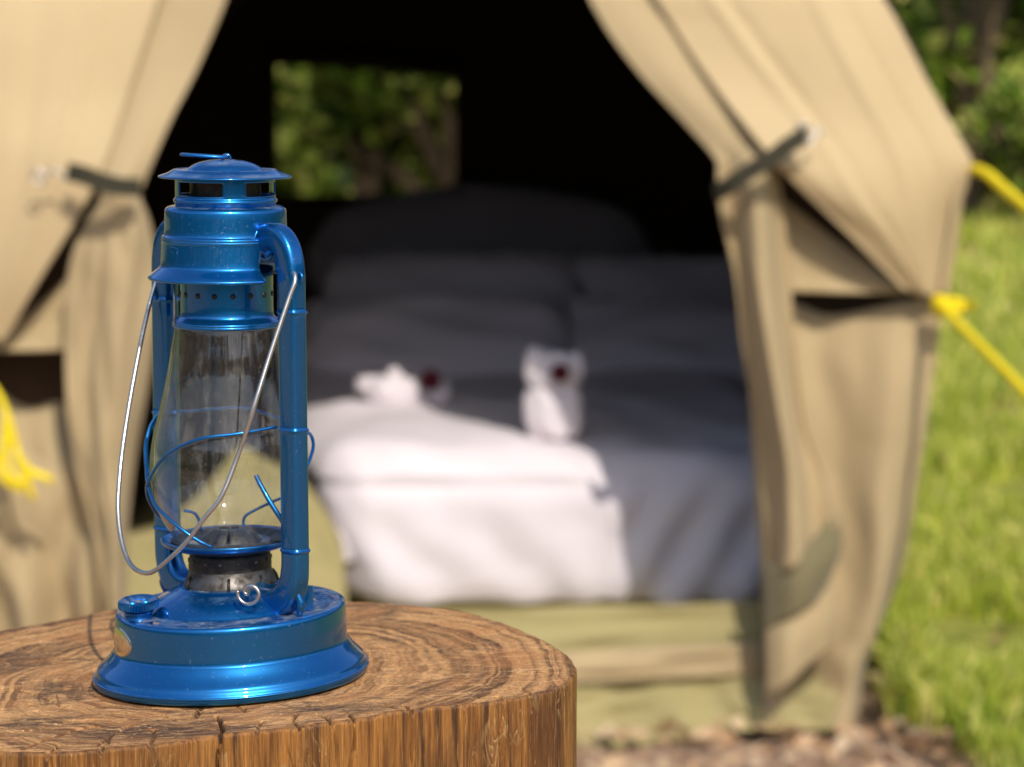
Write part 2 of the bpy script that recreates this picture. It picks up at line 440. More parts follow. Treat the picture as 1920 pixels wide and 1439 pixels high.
# top face
NR = 230
rad_f = np.concatenate([[0.0], 1 - (1 - np.linspace(0.01, 1, NR)) ** 1.25])
segs = []      # cracks in the cut face, in pixels of the photograph: polyline, depth, width
top_cr = [([(411,1379),(418,1368),(412,1350),(404,1342)], .006, .0009), ([(366,1345),(374,1330),(380,1318)], .004, .0013), ([(444,1318),(455,1328),(462,1334)], .003, .001),
          ([(45,1403),(90,1385),(150,1368),(185,1362)], .004, .0012), ([(180,1400),(215,1375),(245,1360)], .0025, .001), ([(622,1357),(612,1345),(598,1340)], .003, .001),
          ([(725,1322),(735,1326),(748,1330)], .003, .0012), ([(860,1322),(900,1306),(920,1300)], .002, .0009), ([(664,1349),(650,1338)], .003, .001), ([(944,1314),(935,1306)], .003, .001),
          ([(280,1396),(290,1380),(287,1370)], .002, .001), ([(120,1325),(60,1300),(0,1292)], .002, .001), ([(700,1215),(850,1190),(990,1172)], .0007, .0007), ([(480,1372),(490,1352)],.002,.0009),
          ([(190,1406),(205,1392),(200,1384)], .003, .0009), ([(90,1411),(110,1398)], .003, .001), ([(20,1372),(60,1368),(130,1352),(175,1350)], .0025, .0009), ([(1000,1303),(980,1292),(930,1285),(880,1284)], .002, .0008),
          ([(0,1330),(50,1322),(110,1328)], .002, .0008), ([(560,1363),(548,1350),(556,1340)], .0025, .0008), ([(770,1332),(758,1322)], .003, .0009), ([(300,1340),(330,1352),(360,1350)], .0015, .0007)]
def top_disp(XY):
    d = np.zeros(len(XY))
    for pl, dp, w in top_cr:
        q = [on_top(*p) for p in pl]; L = len(q)
        best = np.full(len(XY), 9.0)
        for a, b in zip(q[:-1], q[1:]):
            ab = b - a; t = np.clip(((XY - a) @ ab) / (ab @ ab), 0, 1)
            best = np.minimum(best, np.linalg.norm(XY - (a + t[:, None] * ab), axis=1))
        d -= dp * np.exp(-(best / w) ** 2)
    return d
edge_r = .0022
ringXY = []
jag = side_disp(TH, Rt, 0.0) + side_n
for f in rad_f[1:]:
    R = (Rt - edge_r + jag * (f ** 6)) * f
    ringXY.append(np.stack([SC[0] + R*np.cos(TH), SC[1] + R*np.sin(TH)], 1))
allXY = np.concatenate(ringXY)
nz = np.array([noise.noise(Vector((x*30, y*60, 0)))*.0007 + noise.noise(Vector((x*110, y*200, 1)))*.00045 for x, y in allXY])
tz = Z0 + TILT*(allXY[:,0]-X0) + nz + top_disp(allXY)
# wood stays flat right under the lantern foot
dl = np.hypot(allXY[:,0]-X0, allXY[:,1]-Y0); keep = np.clip((dl-.072)/.012, 0, 1)
tz = np.where(keep < 1, Z0 + TILT*(allXY[:,0]-X0) - .0015 + (tz - Z0 - TILT*(allXY[:,0]-X0)) * keep, tz)
V = np.concatenate([[[SC[0], SC[1], top_z(*SC)-.0015]], np.column_stack([allXY, tz])])
Fc = [(0, 1+i, 1+(i+1) % NT_) for i in range(NT_)]
for j in range(NR-1):
    a0 = 1 + j*NT_
    for i in range(NT_):
        i2 = (i+1) % NT_; Fc.append((a0+i, a0+NT_+i, a0+NT_+i2, a0+i2))
stump = empty('tree_stump', (SC[0], SC[1], 0), 'cut log standing upright as a table, brown weathered top with cracks, under the blue lantern', 'tree stump')
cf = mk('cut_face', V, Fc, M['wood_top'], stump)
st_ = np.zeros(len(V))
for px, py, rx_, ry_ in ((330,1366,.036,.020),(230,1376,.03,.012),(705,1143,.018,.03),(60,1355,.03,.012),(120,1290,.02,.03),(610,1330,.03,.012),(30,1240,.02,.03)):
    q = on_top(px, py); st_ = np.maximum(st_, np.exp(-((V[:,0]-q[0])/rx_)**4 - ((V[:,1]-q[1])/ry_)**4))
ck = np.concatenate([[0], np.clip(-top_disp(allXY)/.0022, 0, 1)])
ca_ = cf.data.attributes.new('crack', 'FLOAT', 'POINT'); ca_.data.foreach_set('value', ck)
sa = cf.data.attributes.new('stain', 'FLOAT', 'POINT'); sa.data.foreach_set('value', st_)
last = np.column_stack([ringXY[-1], tz[-NT_:]])
rows = [last]
for s in list(np.array([.15, .35, .6, .85, 1.0]) * math.pi/2):
    R = Rt + jag - edge_r + edge_r*math.sin(s)
    rows.append(np.column_stack([SC[0]+R*np.cos(TH), SC[1]+R*np.sin(TH), last[:,2] - edge_r*(1-math.cos(s))]))
for s in np.concatenate([np.linspace(.002, .09, 46), np.linspace(.1, .86, 20)]):
    R = Rt + side_disp(TH, Rt, s) + side_n
    g = np.array([noise.noise(Vector((math.cos(t)*90, math.sin(t)*90, s*14))) for t in TH[::2]]) * .0004
    R = R + np.repeat(g, 2)[:NT_]
    zz = last[:,2] - edge_r - s
    if s > .85: zz = np.full(NT_, -.05)
    rows.append(np.column_stack([SC[0]+R*np.cos(TH), SC[1]+R*np.sin(TH), zz]))
V = np.concatenate(rows)
mk('log_side', V, [(a, a2, b2, b) for (a, b, b2, a2) in grid_faces(NT_, len(rows), True)], M['wood_side'], stump)

# ------------------------------------------------------------------ the lantern
def axis_z(cy): return P(960, cy, Y0).z
def zc(z): return Y0*CP + (HC - z)*SP
def sc_at(cy): return zc(axis_z(cy)) / F
def tilt_at(cy): return float(np.interp(cy, [440, 600, 1010, 1134, 1263], [-.006, 0, .022, TILT, TILT]))
def LP(x, dep, cy):
    """lantern point: x right, dep towards the camera (pixels), cy the height as the pixel row of the axis"""
    s = sc_at(cy)
    return Vector((X0 + x*s, Y0 - dep*s, axis_z(cy) + x*s*tilt_at(cy)))
def LR(r, az, cy):      # az in degrees from 'towards the camera', positive to the right
    a = math.radians(az); return LP(r*math.sin(a), r*math.cos(a), cy)
def smooth_prof(pr, it=2):
    for _ in range(it):
        q = [pr[0]]
        for a, b in zip(pr[:-1], pr[1:]):
            q.append((a[0]*.75+b[0]*.25, a[1]*.75+b[1]*.25)); q.append((a[0]*.25+b[0]*.75, a[1]*.25+b[1]*.75))
        q.append(pr[-1]); pr = q
    return pr
def lathe(name, prof, mat, parent, n=128, it=1, solid=0, drop=None, wob=0, sharp=50):
    pr = smooth_prof(prof, it) if it else prof
    V = []; 
    for k, (r, cy) in enumerate(pr):
        for i in range(n):
            az = 360*i/n
            rr_ = r + (wob * noise.noise(Vector((math.cos(math.radians(az))*2, math.sin(math.radians(az))*2, cy*.01))) if wob else 0)
            V.append(LR(rr_, az, cy))
    Fc = []
    for j in range(len(pr)-1):
        for i in range(n):
            if drop and drop(360*(i+.5)/n, (pr[j][1]+pr[j+1][1])/2): continue
            a = j*n+i; b = j*n+(i+1) % n
            Fc.append((a, a+n, b+n, b))
    return mk(name, V, Fc, mat, parent, sharp=sharp, solid=solid)
lantern = empty('hurricane_lantern', (X0, Y0, Z0), 'shiny blue metal hurricane lantern with glass globe standing on the tree stump', 'lantern')
S1 = sc_at(900)
tank = lathe('fuel_tank', [(0,1259),(240,1259),(252,1264),(256.5,1262.5),(257,1256),(256,1250),(253.5,1246.5),(251,1243),(250,1238.5),(247,1235),(239,1228),(231,1220),(224,1211),(220.5,1206.5),(218.6,1204.5),(217.4,1201),(216.8,1195),(215.5,1150),(215,1141),(213.5,1137),(210,1134.3),(205,1133.4),(196,1134.5),(168,1134.5),(158,1133),(154,1129),
      (146,1122),(132,1112),(116,1104),(103,1099),(98,1095),(92,1092.5),(78,1092),(0,1092)], M['blue'], lantern, n=192, it=1, wob=.9)
# raised lip round the bottom flange
lathe('flange_seam', [(252,1251),(255,1249),(258.2,1250.5),(258.2,1254),(255,1255.5)], M['blue'], tank, n=160, it=1)
# filler cap, knurled
fc = (-161, 84)
def disc_stack(name, prof, c, mat, parent, n=48, knurl=None, tiltz=0):
    V = []
    for k, (r, cy) in enumerate(prof):
        for i in range(n):
            a = 2*math.pi*i/n; r2 = r
            if knurl and knurl(cy): r2 = r * (1 + .045*(1 if i % 2 else -1))
            V.append(LP(c[0]+r2*math.sin(a), c[1]+r2*math.cos(a), cy + .09*r2*math.cos(a)*min(1, max(0, (1134-cy)/12))))
    Fc = [(j*n+i, (j+1)*n+i, (j+1)*n+(i+1) % n, j*n+(i+1) % n) for j in range(len(prof)-1) for i in range(n)]
    return mk(name, V, Fc, mat, parent, sharp=35)
capm = disc_stack('filler_cap', [(0,1106),(14,1106),(15,1104),(17,1106),(22,1105.5),(29,1102.5),(33,1101),(36,1102.5),(36.5,1105),(36.5,1114),(34,1116.5),(27,1117),(0,1117)], fc, M['blue'], tank, 84, lambda cy: 1103 < cy < 1115)
disc_stack('filler_neck', [(0,1116),(24,1116),(25,1119),(28,1121),(28,1122.5),(25,1125),(25,1126),(28,1128),(28,1129.5),(25.5,1132),(26,1134),(30,1136)], fc, M['blue'], tank, 48)
# oval polished disc let into the tank wall
V = []; n = 40
for r in (0, .5, .9, 1.0, 1.06):
    for i in range(n):
        a = 2*math.pi*i/n
        V.append(LR(218.0 if r < 1 else (217.0 if r == 1.0 else 214.5), -65 + r*14*math.cos(a), 1177 - r*26*math.sin(a)))
mk('inspection_disc', V, [(j*n+i, (j)*n+(i+1) % n, (j+1)*n+(i+1) % n, (j+1)*n+i) for j in range(4) for i in range(n)], M['bright'], tank)
# raised stamping on the tank top, right: rows of tiny illegible strokes
V = []; Fc = []
rnd = random.Random(3)
for row, (x0, x1, dep) in enumerate([(158, 196, 6), (160, 192, -8), (164, 196, -22), (166,186,24), (150, 172, -64), (150,160,-52)]):
    x = x0
    while x < x1:
        w = rnd.uniform(1.6, 3.6)
        for kk in range(3):
            a0, b0 = x + rnd.uniform(0, w), dep + rnd.uniform(-4, 4); a1, b1 = x + rnd.uniform(0, w), b0 + rnd.uniform(-5, 5)
            v, f = sweep([LP(a0, b0, 1133.6), LP(a1 + .5, b1, 1133.6)], .45*S1, 5)
            Fc += [tuple(i+len(V) for i in q) for q in f]; V += v
        x += w + 1.4
mk('stamped_marks', V, Fc, M['blue'], tank)
# burner
burner = lathe('burner', [(60,1094),(86,1094),(87,1092),(84,1083),(79,1072),(77,1062),(77,1060)], M['zinc'], lantern, 96, 1)
lathe('burner_collar', [(77.5,1063),(78,1058),(77,1045),(75,1036),(70,1030),(0,1030)], M['black'], burner, 96, 1)
Vh, Fh = [], []
for k in range(14):
    v, f = sweep([LR(76.6, k*26-8, 1046), LR(78.6, k*26-8, 1046)], 4*S1, 8); Fh += [tuple(i+len(Vh) for i in q) for q in f]; Vh += v
mk('rivet', Vh, Fh, M['zinc'], burner)
lathe('draught_cone', [(66,1020),(62,1017),(54,1008),(45,999),(34,993),(26,991),(20,992)], M['zinc'], burner, 64, 1, solid=.0006,
      drop=lambda az, cy: cy < 1010 and (abs((az+2) % 360) < 9 or abs((az-182) % 360) < 9))
mk('wick_tube', *[x for x in sweep([LP(0,0,1016), LP(0,0,993)], 1, prof=[(-8*S1,-22*S1),(8*S1,-22*S1),(8*S1,22*S1),(-8*S1,22*S1)], up=(0,1,0))], M['zinc'], burner, smooth=False)
# dark tabs under the cone
for az in (4, 50, 100, 150, 200, 250, 300):
    mk('clip', *sweep([LR(79, az, 1072), LR(86, az, 1082), LR(90, az, 1097)], 3*S1, 6), M['black'], burner)
# wick crank: wire spiral in front of the burner
cr = [LP(30, 60, 1085), LP(44, 110, 1087), LP(48, 150, 1087)]
for k in range(30):
    a = math.radians(200 - k*13.5); r = min(20, 5 + k*1.0)
    cr.append(LP(49 + r*math.cos(a), 158 + .3*r*math.cos(a), 1083 - r*math.sin(a)))
mk('wick_crank', *sweep(catmull(cr, 90), 3.4*S1, 10), M['wire'], burner)
# globe plate
plate = lathe('globe_plate', [(60,1034),(84,1030),(108,1023),(124,1016),(128,1011),(129.5,1007.5),(127.5,1005.5),(124,1007),(116,1011),(98,1014),(60,1014)], M['blue'], lantern, 128, 1)
lathe('plate_inner', [(110,1008.5),(100,1004),(90,1010),(70,1016)], M['zinc'], plate, 96, 1)
# glass globe, two skins
gp = [(96,604),(98,611),(102,634),(107,662),(113,698),(122,740),(133,785),(142,820),(147,850),(148,878),(145,908),(138,940),(127,968),(115,988),(108,999),(106,1006)]
gpd = [tuple(q) for q in catmull(gp, 60)]
lathe('globe', gpd + [(r-3.5, cy-.5) for r, cy in gpd[::-1]], M['glass'], lantern, 128, 0, sharp=70)
# collar over the globe with a ring of round holes
col = lathe('globe_collar', [(86,500),(86,560),(86,588),(88,593),(94,597.5),(99,600),(101.5,602),(101.5,604),(100.5,605.5),(102,607.5),(101,610),(97,611)], M['blue'], lantern, 128, 1, solid=.0008)
V = []; Fc = []
for k in range(16):
    v, f = sweep([LR(84, k*22.5-9, 549), LR(88.4, k*22.5-9, 549)], 5.2*S1, 10); Fc += [tuple(i+len(V) for i in q) for q in f]; V += v
mk('vent_hole', V, Fc, M['black'], col)
# hood
TAZ = 45.0
def near_tube(az, w):
    return any(abs((az - t + 180) % 360 - 180) < w for t in (TAZ, TAZ+180))
hood = lathe('hood', [(92,386.5),(100,387),(107,388.5),(111.5,392),(112.5,397),(113.5,438),(114.5,441),(118,443),(119,445),(118.2,447.5),(119.4,450),(118.8,453),(119,458),(121,494),(122,498.5),(124,501),(130,506),(138,512),(144,517),(146,519.5),(144,522)], M['blue'], lantern, 192, 1, solid=.0008,
      drop=lambda az, cy: cy > 470 + 0 and near_tube(az, 8 + (cy-470)*.045))
def ring_mark(r, azc, cyc, ra, rc, th, mat, name, parent):
    p = [LR(r, azc + ra*math.cos(2*math.pi*k/48), cyc + rc*math.sin(2*math.pi*k/48)) for k in range(48)]
    return mk(name, *sweep(p, th, 6, closed=True), mat, parent)
em = ring_mark(119.6, -50, 473, 12, 15, 1.3*S1, M['blue'], 'emblem', hood)
def hood_stroke(pts, th=1.3):
    return sweep([LR(120.0, -50 + a, 473 + c) for a, c in pts], th*S1, 6)
mk('emblem_letters', *join(hood_stroke([(-7,8),(-4,-7),(-1,8)]), hood_stroke([(-6,3),(-2,3)]), hood_stroke([(0,-7),(2,8),(4,-2),(6,8),(8,-7)]),
   hood_stroke([(-6,20),(-4,17),(-2,21)]), hood_stroke([(1,17),(4,22)])), M['blue'], hood)
mk('rivet_hole', *sweep([LR(118.5, -8.5, 474), LR(120.6, -8.5, 474)], 4.0*S1, 12), M['black'], hood)
# neck with four window slots, dark tube inside
def neck_drop(az, cy):
    a = (az - 17) % 90
    return 341 < cy < 366 and 14 < a < 76
neck = lathe('chimney_neck', [(92,330)]+[(92, 333+k*2.3) for k in range(17)]+[(93,372),(95.5,374),(96,376.5),(94.5,378.5),(93,380),(93,388)], M['blue'], lantern, 144, 0, solid=.0009, drop=neck_drop)
lathe('inner_flue', [(66,330),(66,395)], M['black'], neck, 64, 0)
cap = lathe('chimney_cap', [(0,299),(20,299.5),(38,302),(54,306.5),(65,312.5),(69,316),(71,318.4),(76,319.2),(91,318.6),(95,317.2),(99,319),(106,323.5),(116,327),(123,329),(125.5,330.5),(124.5,333),(120,333.5),(105,330),(90,328),(60,326)], M['blue'], lantern, 160, 1)
mk('lift_ring', *sweep([LP(-38 + 43*math.cos(2*math.pi*k/40), 8 + 13*math.sin(2*math.pi*k/40), 292.5 + 2.5*math.cos(2*math.pi*k/40)) for k in range(40)], 2.8*S1, 8, closed=True), M['blue'], cap)
mk('ring_staple', *sweep(catmull([LP(-4,6,303), LP(-2,8,292), LP(8,8,291), LP(12,6,303)], 20), 2.6*S1, 8), M['blue'], cap)
# side tubes
def side_tube(az):
    s, c = math.sin(math.radians(az)), math.cos(math.radians(az))
    path2 = [(92,462),(108,447),(126,437),(146,436),(164,445),(178,463),(185,490),(187,525),(187.5,700),(188,900),(188,1010),(187.5,1040),(184,1066),(175,1089),(158,1106),(134,1115),(108,1116),(80,1114)]
    pp = catmull(path2, 420)
    pts_ = []; rad = []
    for k, (r, cy) in enumerate(pp):
        pts_.append(LP(r*s, r*c, cy))
        q = 1.0
        if k > 70:
            for b in (573, 790, 1011):
                if k < 370: q += .13*math.exp(-((cy-b)/2.6)**2)
        if k < 28: q *= .9 + .1*k/28
        if cy > 1040 : q *= 1 + .10*min(1, (cy-1040)/60)
        rad.append(q*S1)
    # oval section, flat shoulders, rolled seam on the outer side
    prof = []
    m = 72
    for k in range(m):
        a = 2*math.pi*k/m
        ca, cb = math.cos(a), math.sin(a)
        e = .52
        x = 24*math.copysign(abs(ca)**e, ca); y = 19.5*math.copysign(abs(cb)**e, cb)
        if ca > 0 and abs(y) < 12: x += 7*math.exp(-(y/3.6)**2)
        prof.append((x, y))
    # frame: normal stays in the radial plane, pointing to the outer side of the bends
    V = []; N = len(pts_); side = Vector((c, s, 0)).normalized(); tang = Vector((c, s, 0))
    tangential = Vector((math.cos(math.radians(az)), math.sin(math.radians(az)), 0))
    for i, p in enumerate(pts_):
        t = (pts_[min(i+1, N-1)] - pts_[max(i-1, 0)]).normalized()
        nrm = tangential.cross(t).normalized()
        if i == N//2 and False: pass
        out = Vector((s, -c, 0))
        for (x, y) in prof: V.append(p + nrm*(x*rad[i]) + tangential*(y*rad[i]))
    Fc = [(i*m+k, i*m+(k+1) % m, (i+1)*m+(k+1) % m, (i+1)*m+k) for i in range(N-1) for k in range(m)]
    o = mk('side_tube', V, Fc, M['blue'], lantern, sharp=40)
    bm = bmesh.new(); bm.from_mesh(o.data); bmesh.ops.recalc_face_normals(bm, faces=bm.faces); bm.to_mesh(o.data); bm.free()
    # collar where the tube enters the hood, foot clip, ear for the bail
    mk('tube_collar', *sweep([LP(112*s + 25*c*math.cos(a), 112*c - 25*s*math.cos(a), 450 + 30*math.sin(a)) for a in [2*math.pi*k/36 for k in range(36)]], 3.2*S1, 8, closed=True), M['blue'], o)
    ear = [LP((209+8*math.cos(a))*s, (209+8*math.cos(a))*c, 508+9*math.sin(a)) for a in [2*math.pi*k/24 for k in range(24)]]
    mk('bail_ear', *sweep(ear, 3*S1, 8, closed=True), M['blue'], o)
    # pointed foot clip
    a0 = [LP(196*s-6*c, 196*c+6*s, 1085), LP(202*s, 202*c, 1110), LP(198*s, 198*c, 1128), LP(190*s, 190*c, 1139)]
    mk('foot_tip', *sweep(catmull(a0, 12), [r*S1 for r in np.linspace(5, 9, 6).tolist()+np.linspace(8, 2, 6).tolist()], 8), M['blue'], o)
    return o
side_tube(TAZ); side_tube(TAZ + 180)
# small upright tab behind the right tube
mk('tab', *sweep([LP(150, 95, 1085), LP(150, 95, 1131)], 1, prof=[(-1.5*S1,-12*S1),(1.5*S1,-12*S1),(1.5*S1,12*S1),(-1.5*S1,12*S1)], up=(0,1,0)), M['blue'], lantern, smooth=False)
# guard wires round the globe
gA = [(100,116,786),(60,140,790),(26,150,794),(-37,150,802),(-99,118,833),(-140,66,884),(-151,24,918),(-148,-24,951),(-136,-64,980),(-116,-104,1003)]
gB = [(-19,126,1004),(-45,128,990),(-78,122,968),(-122,92,936),(-145,48,904),(-155,0,872),(-160,-36,835),(-150,-80,798),(-122,-112,787),(-85,-132,788),(-37,-150,786),(19,-152,786),(70,-138,800),(108,-112,812),(140,-66,820),(154,-30,826),(158,0,845),(146,40,880),(130,80,915)]
def gw(pts_, th=3.3):
    p = [LP(*q) for q in pts_]
    return mk('guard_wire', *sweep(catmull(p, 110), th*S1, 8), M['blue'], lantern)
gw(gA); gw(gB)
gw([(60,100,878),(68,108,892),(82,118,915),(98,124,940),(112,124,962),(126,127,985)], 4.6)
gw([(-92,-60,966),(-74,-66,972),(-66,-70,985),(-62,-74,1006)], 2.8)
gw([(18,-80,1008),(20,-84,985),(40,-86,972),(70,-84,958),(100,-80,945)], 2.8)
# flat strip of the globe lifter beside the left tube
stp = catmull([LP(-128,-86,782), LP(-146,-74,795), LP(-158,-52,826), LP(-158,-40,870), LP(-148,-30,905)], 30)
mk('lifter_strip', *sweep(stp, 1, prof=[(-1.2*S1,-9*S1),(1.2*S1,-9*S1),(1.2*S1,9*S1),(-1.2*S1,9*S1)], up=(1,0,0)), M['blue'], lantern, smooth=False)
# uprights of the lifter frame beside the collar
for az in (-66, 114):
    mk('lifter_rod', *sweep([LR(102, az, 524), LR(102, az, 606)], 2.0*S1, 6), M['wire'], lantern)
# bail handle
ax_v = [(-178,0),(-190,30),(-186,120),(-168,240),(-146,345),(-124,420),(-100,478),(-62,532),(-20,566),(20,576),(50,570),(82,545),(120,505),(145,465),(163,420),(176,340),(183,250),(186,150),(193,40),(196,8),(186,-8),(176,0)]
hp = []
for u, v in ax_v:
    x = .707*u - .264*v; d = .707*u + .264*v + (26 if u > 140 and v < 260 else 0); hp.append(LP(x + (5 if u > 150 else -4), d, 506 + .925*v))
mk('bail_handle', *sweep(catmull(hp, 160), 4.4*S1, 10), M['wire'], lantern)

# ------------------------------------------------------------------ the tent
tent = empty('canvas_tent', P(830, 1380, 5.0), 'tan canvas tent with both door flaps tied back, seen behind the lantern', 'tent')
def loft(name, cols, mat, parent, nu=40, nv=60, disp=None, solid=.004, linear=False):
    """sheet through vertical polylines (px, py, Y)"""
    C = [catmull([P(*q) for q in c], nv) for c in cols]
    C = np.array(C)                                   # cols, nv, 3
    rowsv = []
    for j in range(nv):
        rowsv.append(catmull(C[:, j, :], nu))
    G = np.array(rowsv)
    if disp:
        for j in range(nv):
            for i in range(nu):
                d = disp(i/(nu-1), j/(nv-1)); G[j, i, 1] -= d
    return mk(name, G.reshape(-1, 3), grid_faces(nu, nv), mat, parent, solid=solid)
def fn(a, b, s, seed=0): return noise.noise(Vector((a*s, b*s, seed)))
# --- right side
loft('front_panel', [
    [(1150,-420,5.35),(1205,-60,5.12),(1262,50,5.08),(1340,165,5.02),(1440,290,4.93),(1468,322,4.93),(1580,430,4.94),(1696,546,4.98)],
    [(1290,-420,5.35),(1340,-60,5.12),(1400,60,5.07),(1480,180,5.02),(1550,300,4.95),(1590,380,4.93),(1660,460,4.95),(1722,552,4.985)],
    [(1400,-420,5.34),(1500,-60,5.10),(1560,60,5.05),(1630,180,5.00),(1690,290,4.97),(1710,370,4.965),(1730,460,4.975),(1742,556,4.99)],
    [(1470,-420,5.34),(1625,-60,5.10),(1680,40,5.05),(1745,165,5.01),(1800,262,4.99),(1822,316,4.985),(1792,410,4.995),(1768,560,5.0)]],
    M['canvas'], tent, 50, 90, lambda u, v: .022*math.sin(math.pi*u)*math.sin(math.pi*v) + .010*fn(u*1.2, v*2, 2.2, 1) + (.007*math.exp(-((u-.30-.22*(v-.5))/.03)**2) - .006*math.exp(-((u-.37-.22*(v-.5))/.03)**2) + .007*math.exp(-((u-.66+.10*(v-.5))/.03)**2) - .005*math.exp(-((u-.80)/.03)**2))*max(0, math.sin(math.pi*v)))
loft('door_flap', [
    [(1010,-420,5.30),(1085,-60,5.13),(1128,40,5.10),(1200,140,5.06),(1290,238,5.02),(1342,300,4.99),(1344,330,4.99),(1350,400,4.985),(1378,520,4.98),(1392,640,4.98),(1412,760,4.975),(1426,900,4.97),(1436,1000,4.965),(1438,1075,4.96)],
    [(1080,-420,5.33),(1150,-60,5.14),(1195,40,5.09),(1270,150,5.04),(1365,255,4.99),(1395,300,4.965),(1398,330,4.95),(1405,400,4.94),(1420,520,4.93),(1440,640,4.925),(1462,760,4.92),(1485,900,4.915),(1494,990,4.91),(1494,1055,4.905)],
    [(1150,-420,5.36),(1225,-60,5.15),(1275,50,5.10),(1345,165,5.045),(1440,285,4.975),(1455,302,4.96),(1462,330,4.965),(1472,400,4.975),(1482,520,4.985),(1490,640,4.99),(1512,800,4.985),(1542,880,4.97),(1560,940,4.955),(1566,985,4.945)]],
    M['canvas2'], tent, 60, 130, lambda u, v: (0 if v < .42 else min(1, (v-.42)/.1))*(.022*math.sin(u*9+1.5*v*3) + .014*fn(u*2, v*3, 3, 4)) - .05*math.exp(-((v-.40)/.025)**2)*0)
loft('gusset', [
    [(1466,372,5.04),(1470,450,5.03),(1474,548,5.02)],
    [(1560,445,5.05),(1565,500,5.03),(1570,549,5.01)],
    [(1692,543,5.02),(1692,547,5.015),(1692,551,5.01)]], M['canvas2'], tent, 20, 20, lambda u, v: .01*fn(u, v, 3, 8))
loft('wall_panel', [
    [(1400,560,5.10),(1405,700,5.06),(1415,900,5.04),(1425,1060,5.03),(1432,1180,5.03),(1432,1250,5.03),(1430,1310,5.03),(1440,1375,5.02)],
    [(1486,568,5.10),(1500,700,5.05),(1520,900,5.03),(1535,1060,5.02),(1520,1180,5.01),(1520,1230,5.03),(1530,1290,5.02),(1520,1370,5.0)],
    [(1560,592,5.08),(1590,700,5.04),(1600,900,5.02),(1610,1060,5.01),(1590,1180,5.0),(1570,1230,5.0),(1575,1290,5.0),(1560,1368,4.98)],
    [(1688,566,5.06),(1690,700,5.02),(1670,900,5.01),(1655,1060,5.0),(1635,1180,5.0),(1610,1240,5.0),(1600,1300,5.0),(1600,1366,5.0)],
    [(1772,556,5.01),(1752,700,5.02),(1722,900,5.03),(1694,1060,5.04),(1650,1180,5.04),(1628,1240,5.04),(1615,1300,5.04),(1608,1356,5.04)]],
    M['canvas2'], tent, 60, 80, lambda u, v: .012*math.sin(u*9 + v*2)*min(1, v*2) + .025*fn(u*1.2, v*.9, 3, 6) + .005*fn(u*2.5, v*3, 3, 9))
loft('flap_lining', [
    [(1432,1062,4.955),(1434,1120,4.95),(1434,1182,4.945)],
    [(1490,1050,4.90),(1492,1100,4.895),(1490,1150,4.90)],
    [(1545,985,4.93),(1560,1040,4.925),(1535,1120,4.93)],
    [(1568,960,4.945),(1578,1020,4.94),(1560,1075,4.945)]], M['strap2'] if 'strap2' in M else mat_cloth('olive_brown_flap_lining', (.20,.17,.09),(.16,.14,.07)), tent, 30, 20)
loft('flap_hem', [
    [(1434,1180,4.95),(1436,1240,4.93),(1436,1305,4.92)],
    [(1500,1140,4.92),(1500,1200,4.90),(1500,1262,4.90)],
    [(1562,1095,4.95),(1566,1150,4.95),(1562,1205,4.96)]], M['canvas2'], tent, 24, 20, lambda u, v: .01*math.sin(u*8))
# --- left side
loft('front_panel', [
    [(-330,-420,5.34),(-420,-60,5.10),(-400,200,5.02),(-330,330,5.0),(-250,450,5.0),(-120,650,5.0)],
    [(0,-420,5.35),(-80,-60,5.10),(-110,190,5.0),(-90,320,4.98),(-100,430,4.97),(-90,700,5.0)],
    [(180,-420,5.35),(130,-60,5.10),(80,190,5.0),(40,320,4.96),(10,430,4.95),(-50,640,4.98)],
    [(420,-420,5.36),(318,-60,5.12),(238,190,5.02),(192,318,4.945),(150,400,4.93),(84,510,4.94),(5,645,4.97)]],
    M['canvas'], tent, 50, 80, lambda u, v: .02*math.sin(math.pi*u)*math.sin(math.pi*v) + .012*fn(u*1.2, v*2, 2.5, 21) + (.006*math.exp(-((u-.80-.05*v)/.025)**2) - .006*math.exp(-((u-.60-.15*v)/.04)**2))*math.sin(math.pi*v))
loft('door_flap', [
    [(400,-420,5.37),(300,-60,5.15),(225,190,5.04),(190,300,4.97),(188,340,4.95),(186,380,4.96),(152,440,4.97),(130,520,4.975),(124,620,4.965),(130,760,4.96),(146,880,4.955),(172,980,4.95),(186,1080,4.945),(196,1165,4.94)],
    [(450,-420,5.34),(365,-60,5.14),(300,150,5.05),(240,290,4.97),(225,340,4.93),(220,380,4.92),(205,440,4.92),(200,520,4.915),(195,620,4.915),(190,760,4.91),(192,880,4.905),(205,980,4.90),(212,1080,4.90),(216,1160,4.90)],
    [(520,-420,5.30),(442,-60,5.13),(378,110,5.08),(318,230,5.02),(268,345,4.97),(262,370,4.96),(280,420,4.965),(294,520,4.97),(290,620,4.97),(272,740,4.965),(250,860,4.96),(238,980,4.95),(234,1080,4.945),(232,1150,4.94)]],
    M['canvas2'], tent, 60, 130, lambda u, v: (0 if v < .42 else min(1, (v-.42)/.1))*(.016*math.sin(u*8+v*3) + .018*fn(u*1.8, v*4, 3, 34) + .012*max(0, v-.6)*math.sin(u*16-v*18)))
loft('gusset', [
    [(-60,648,5.01),(-60,652,5.01),(-60,658,5.0)],
    [(40,600,5.03),(40,632,5.02),(40,658,5.0)],
    [(128,520,5.05),(130,600,5.03),(132,658,5.01)]], M['canvas2'], tent, 20, 20, lambda u, v: .008*fn(u, v, 3, 18))
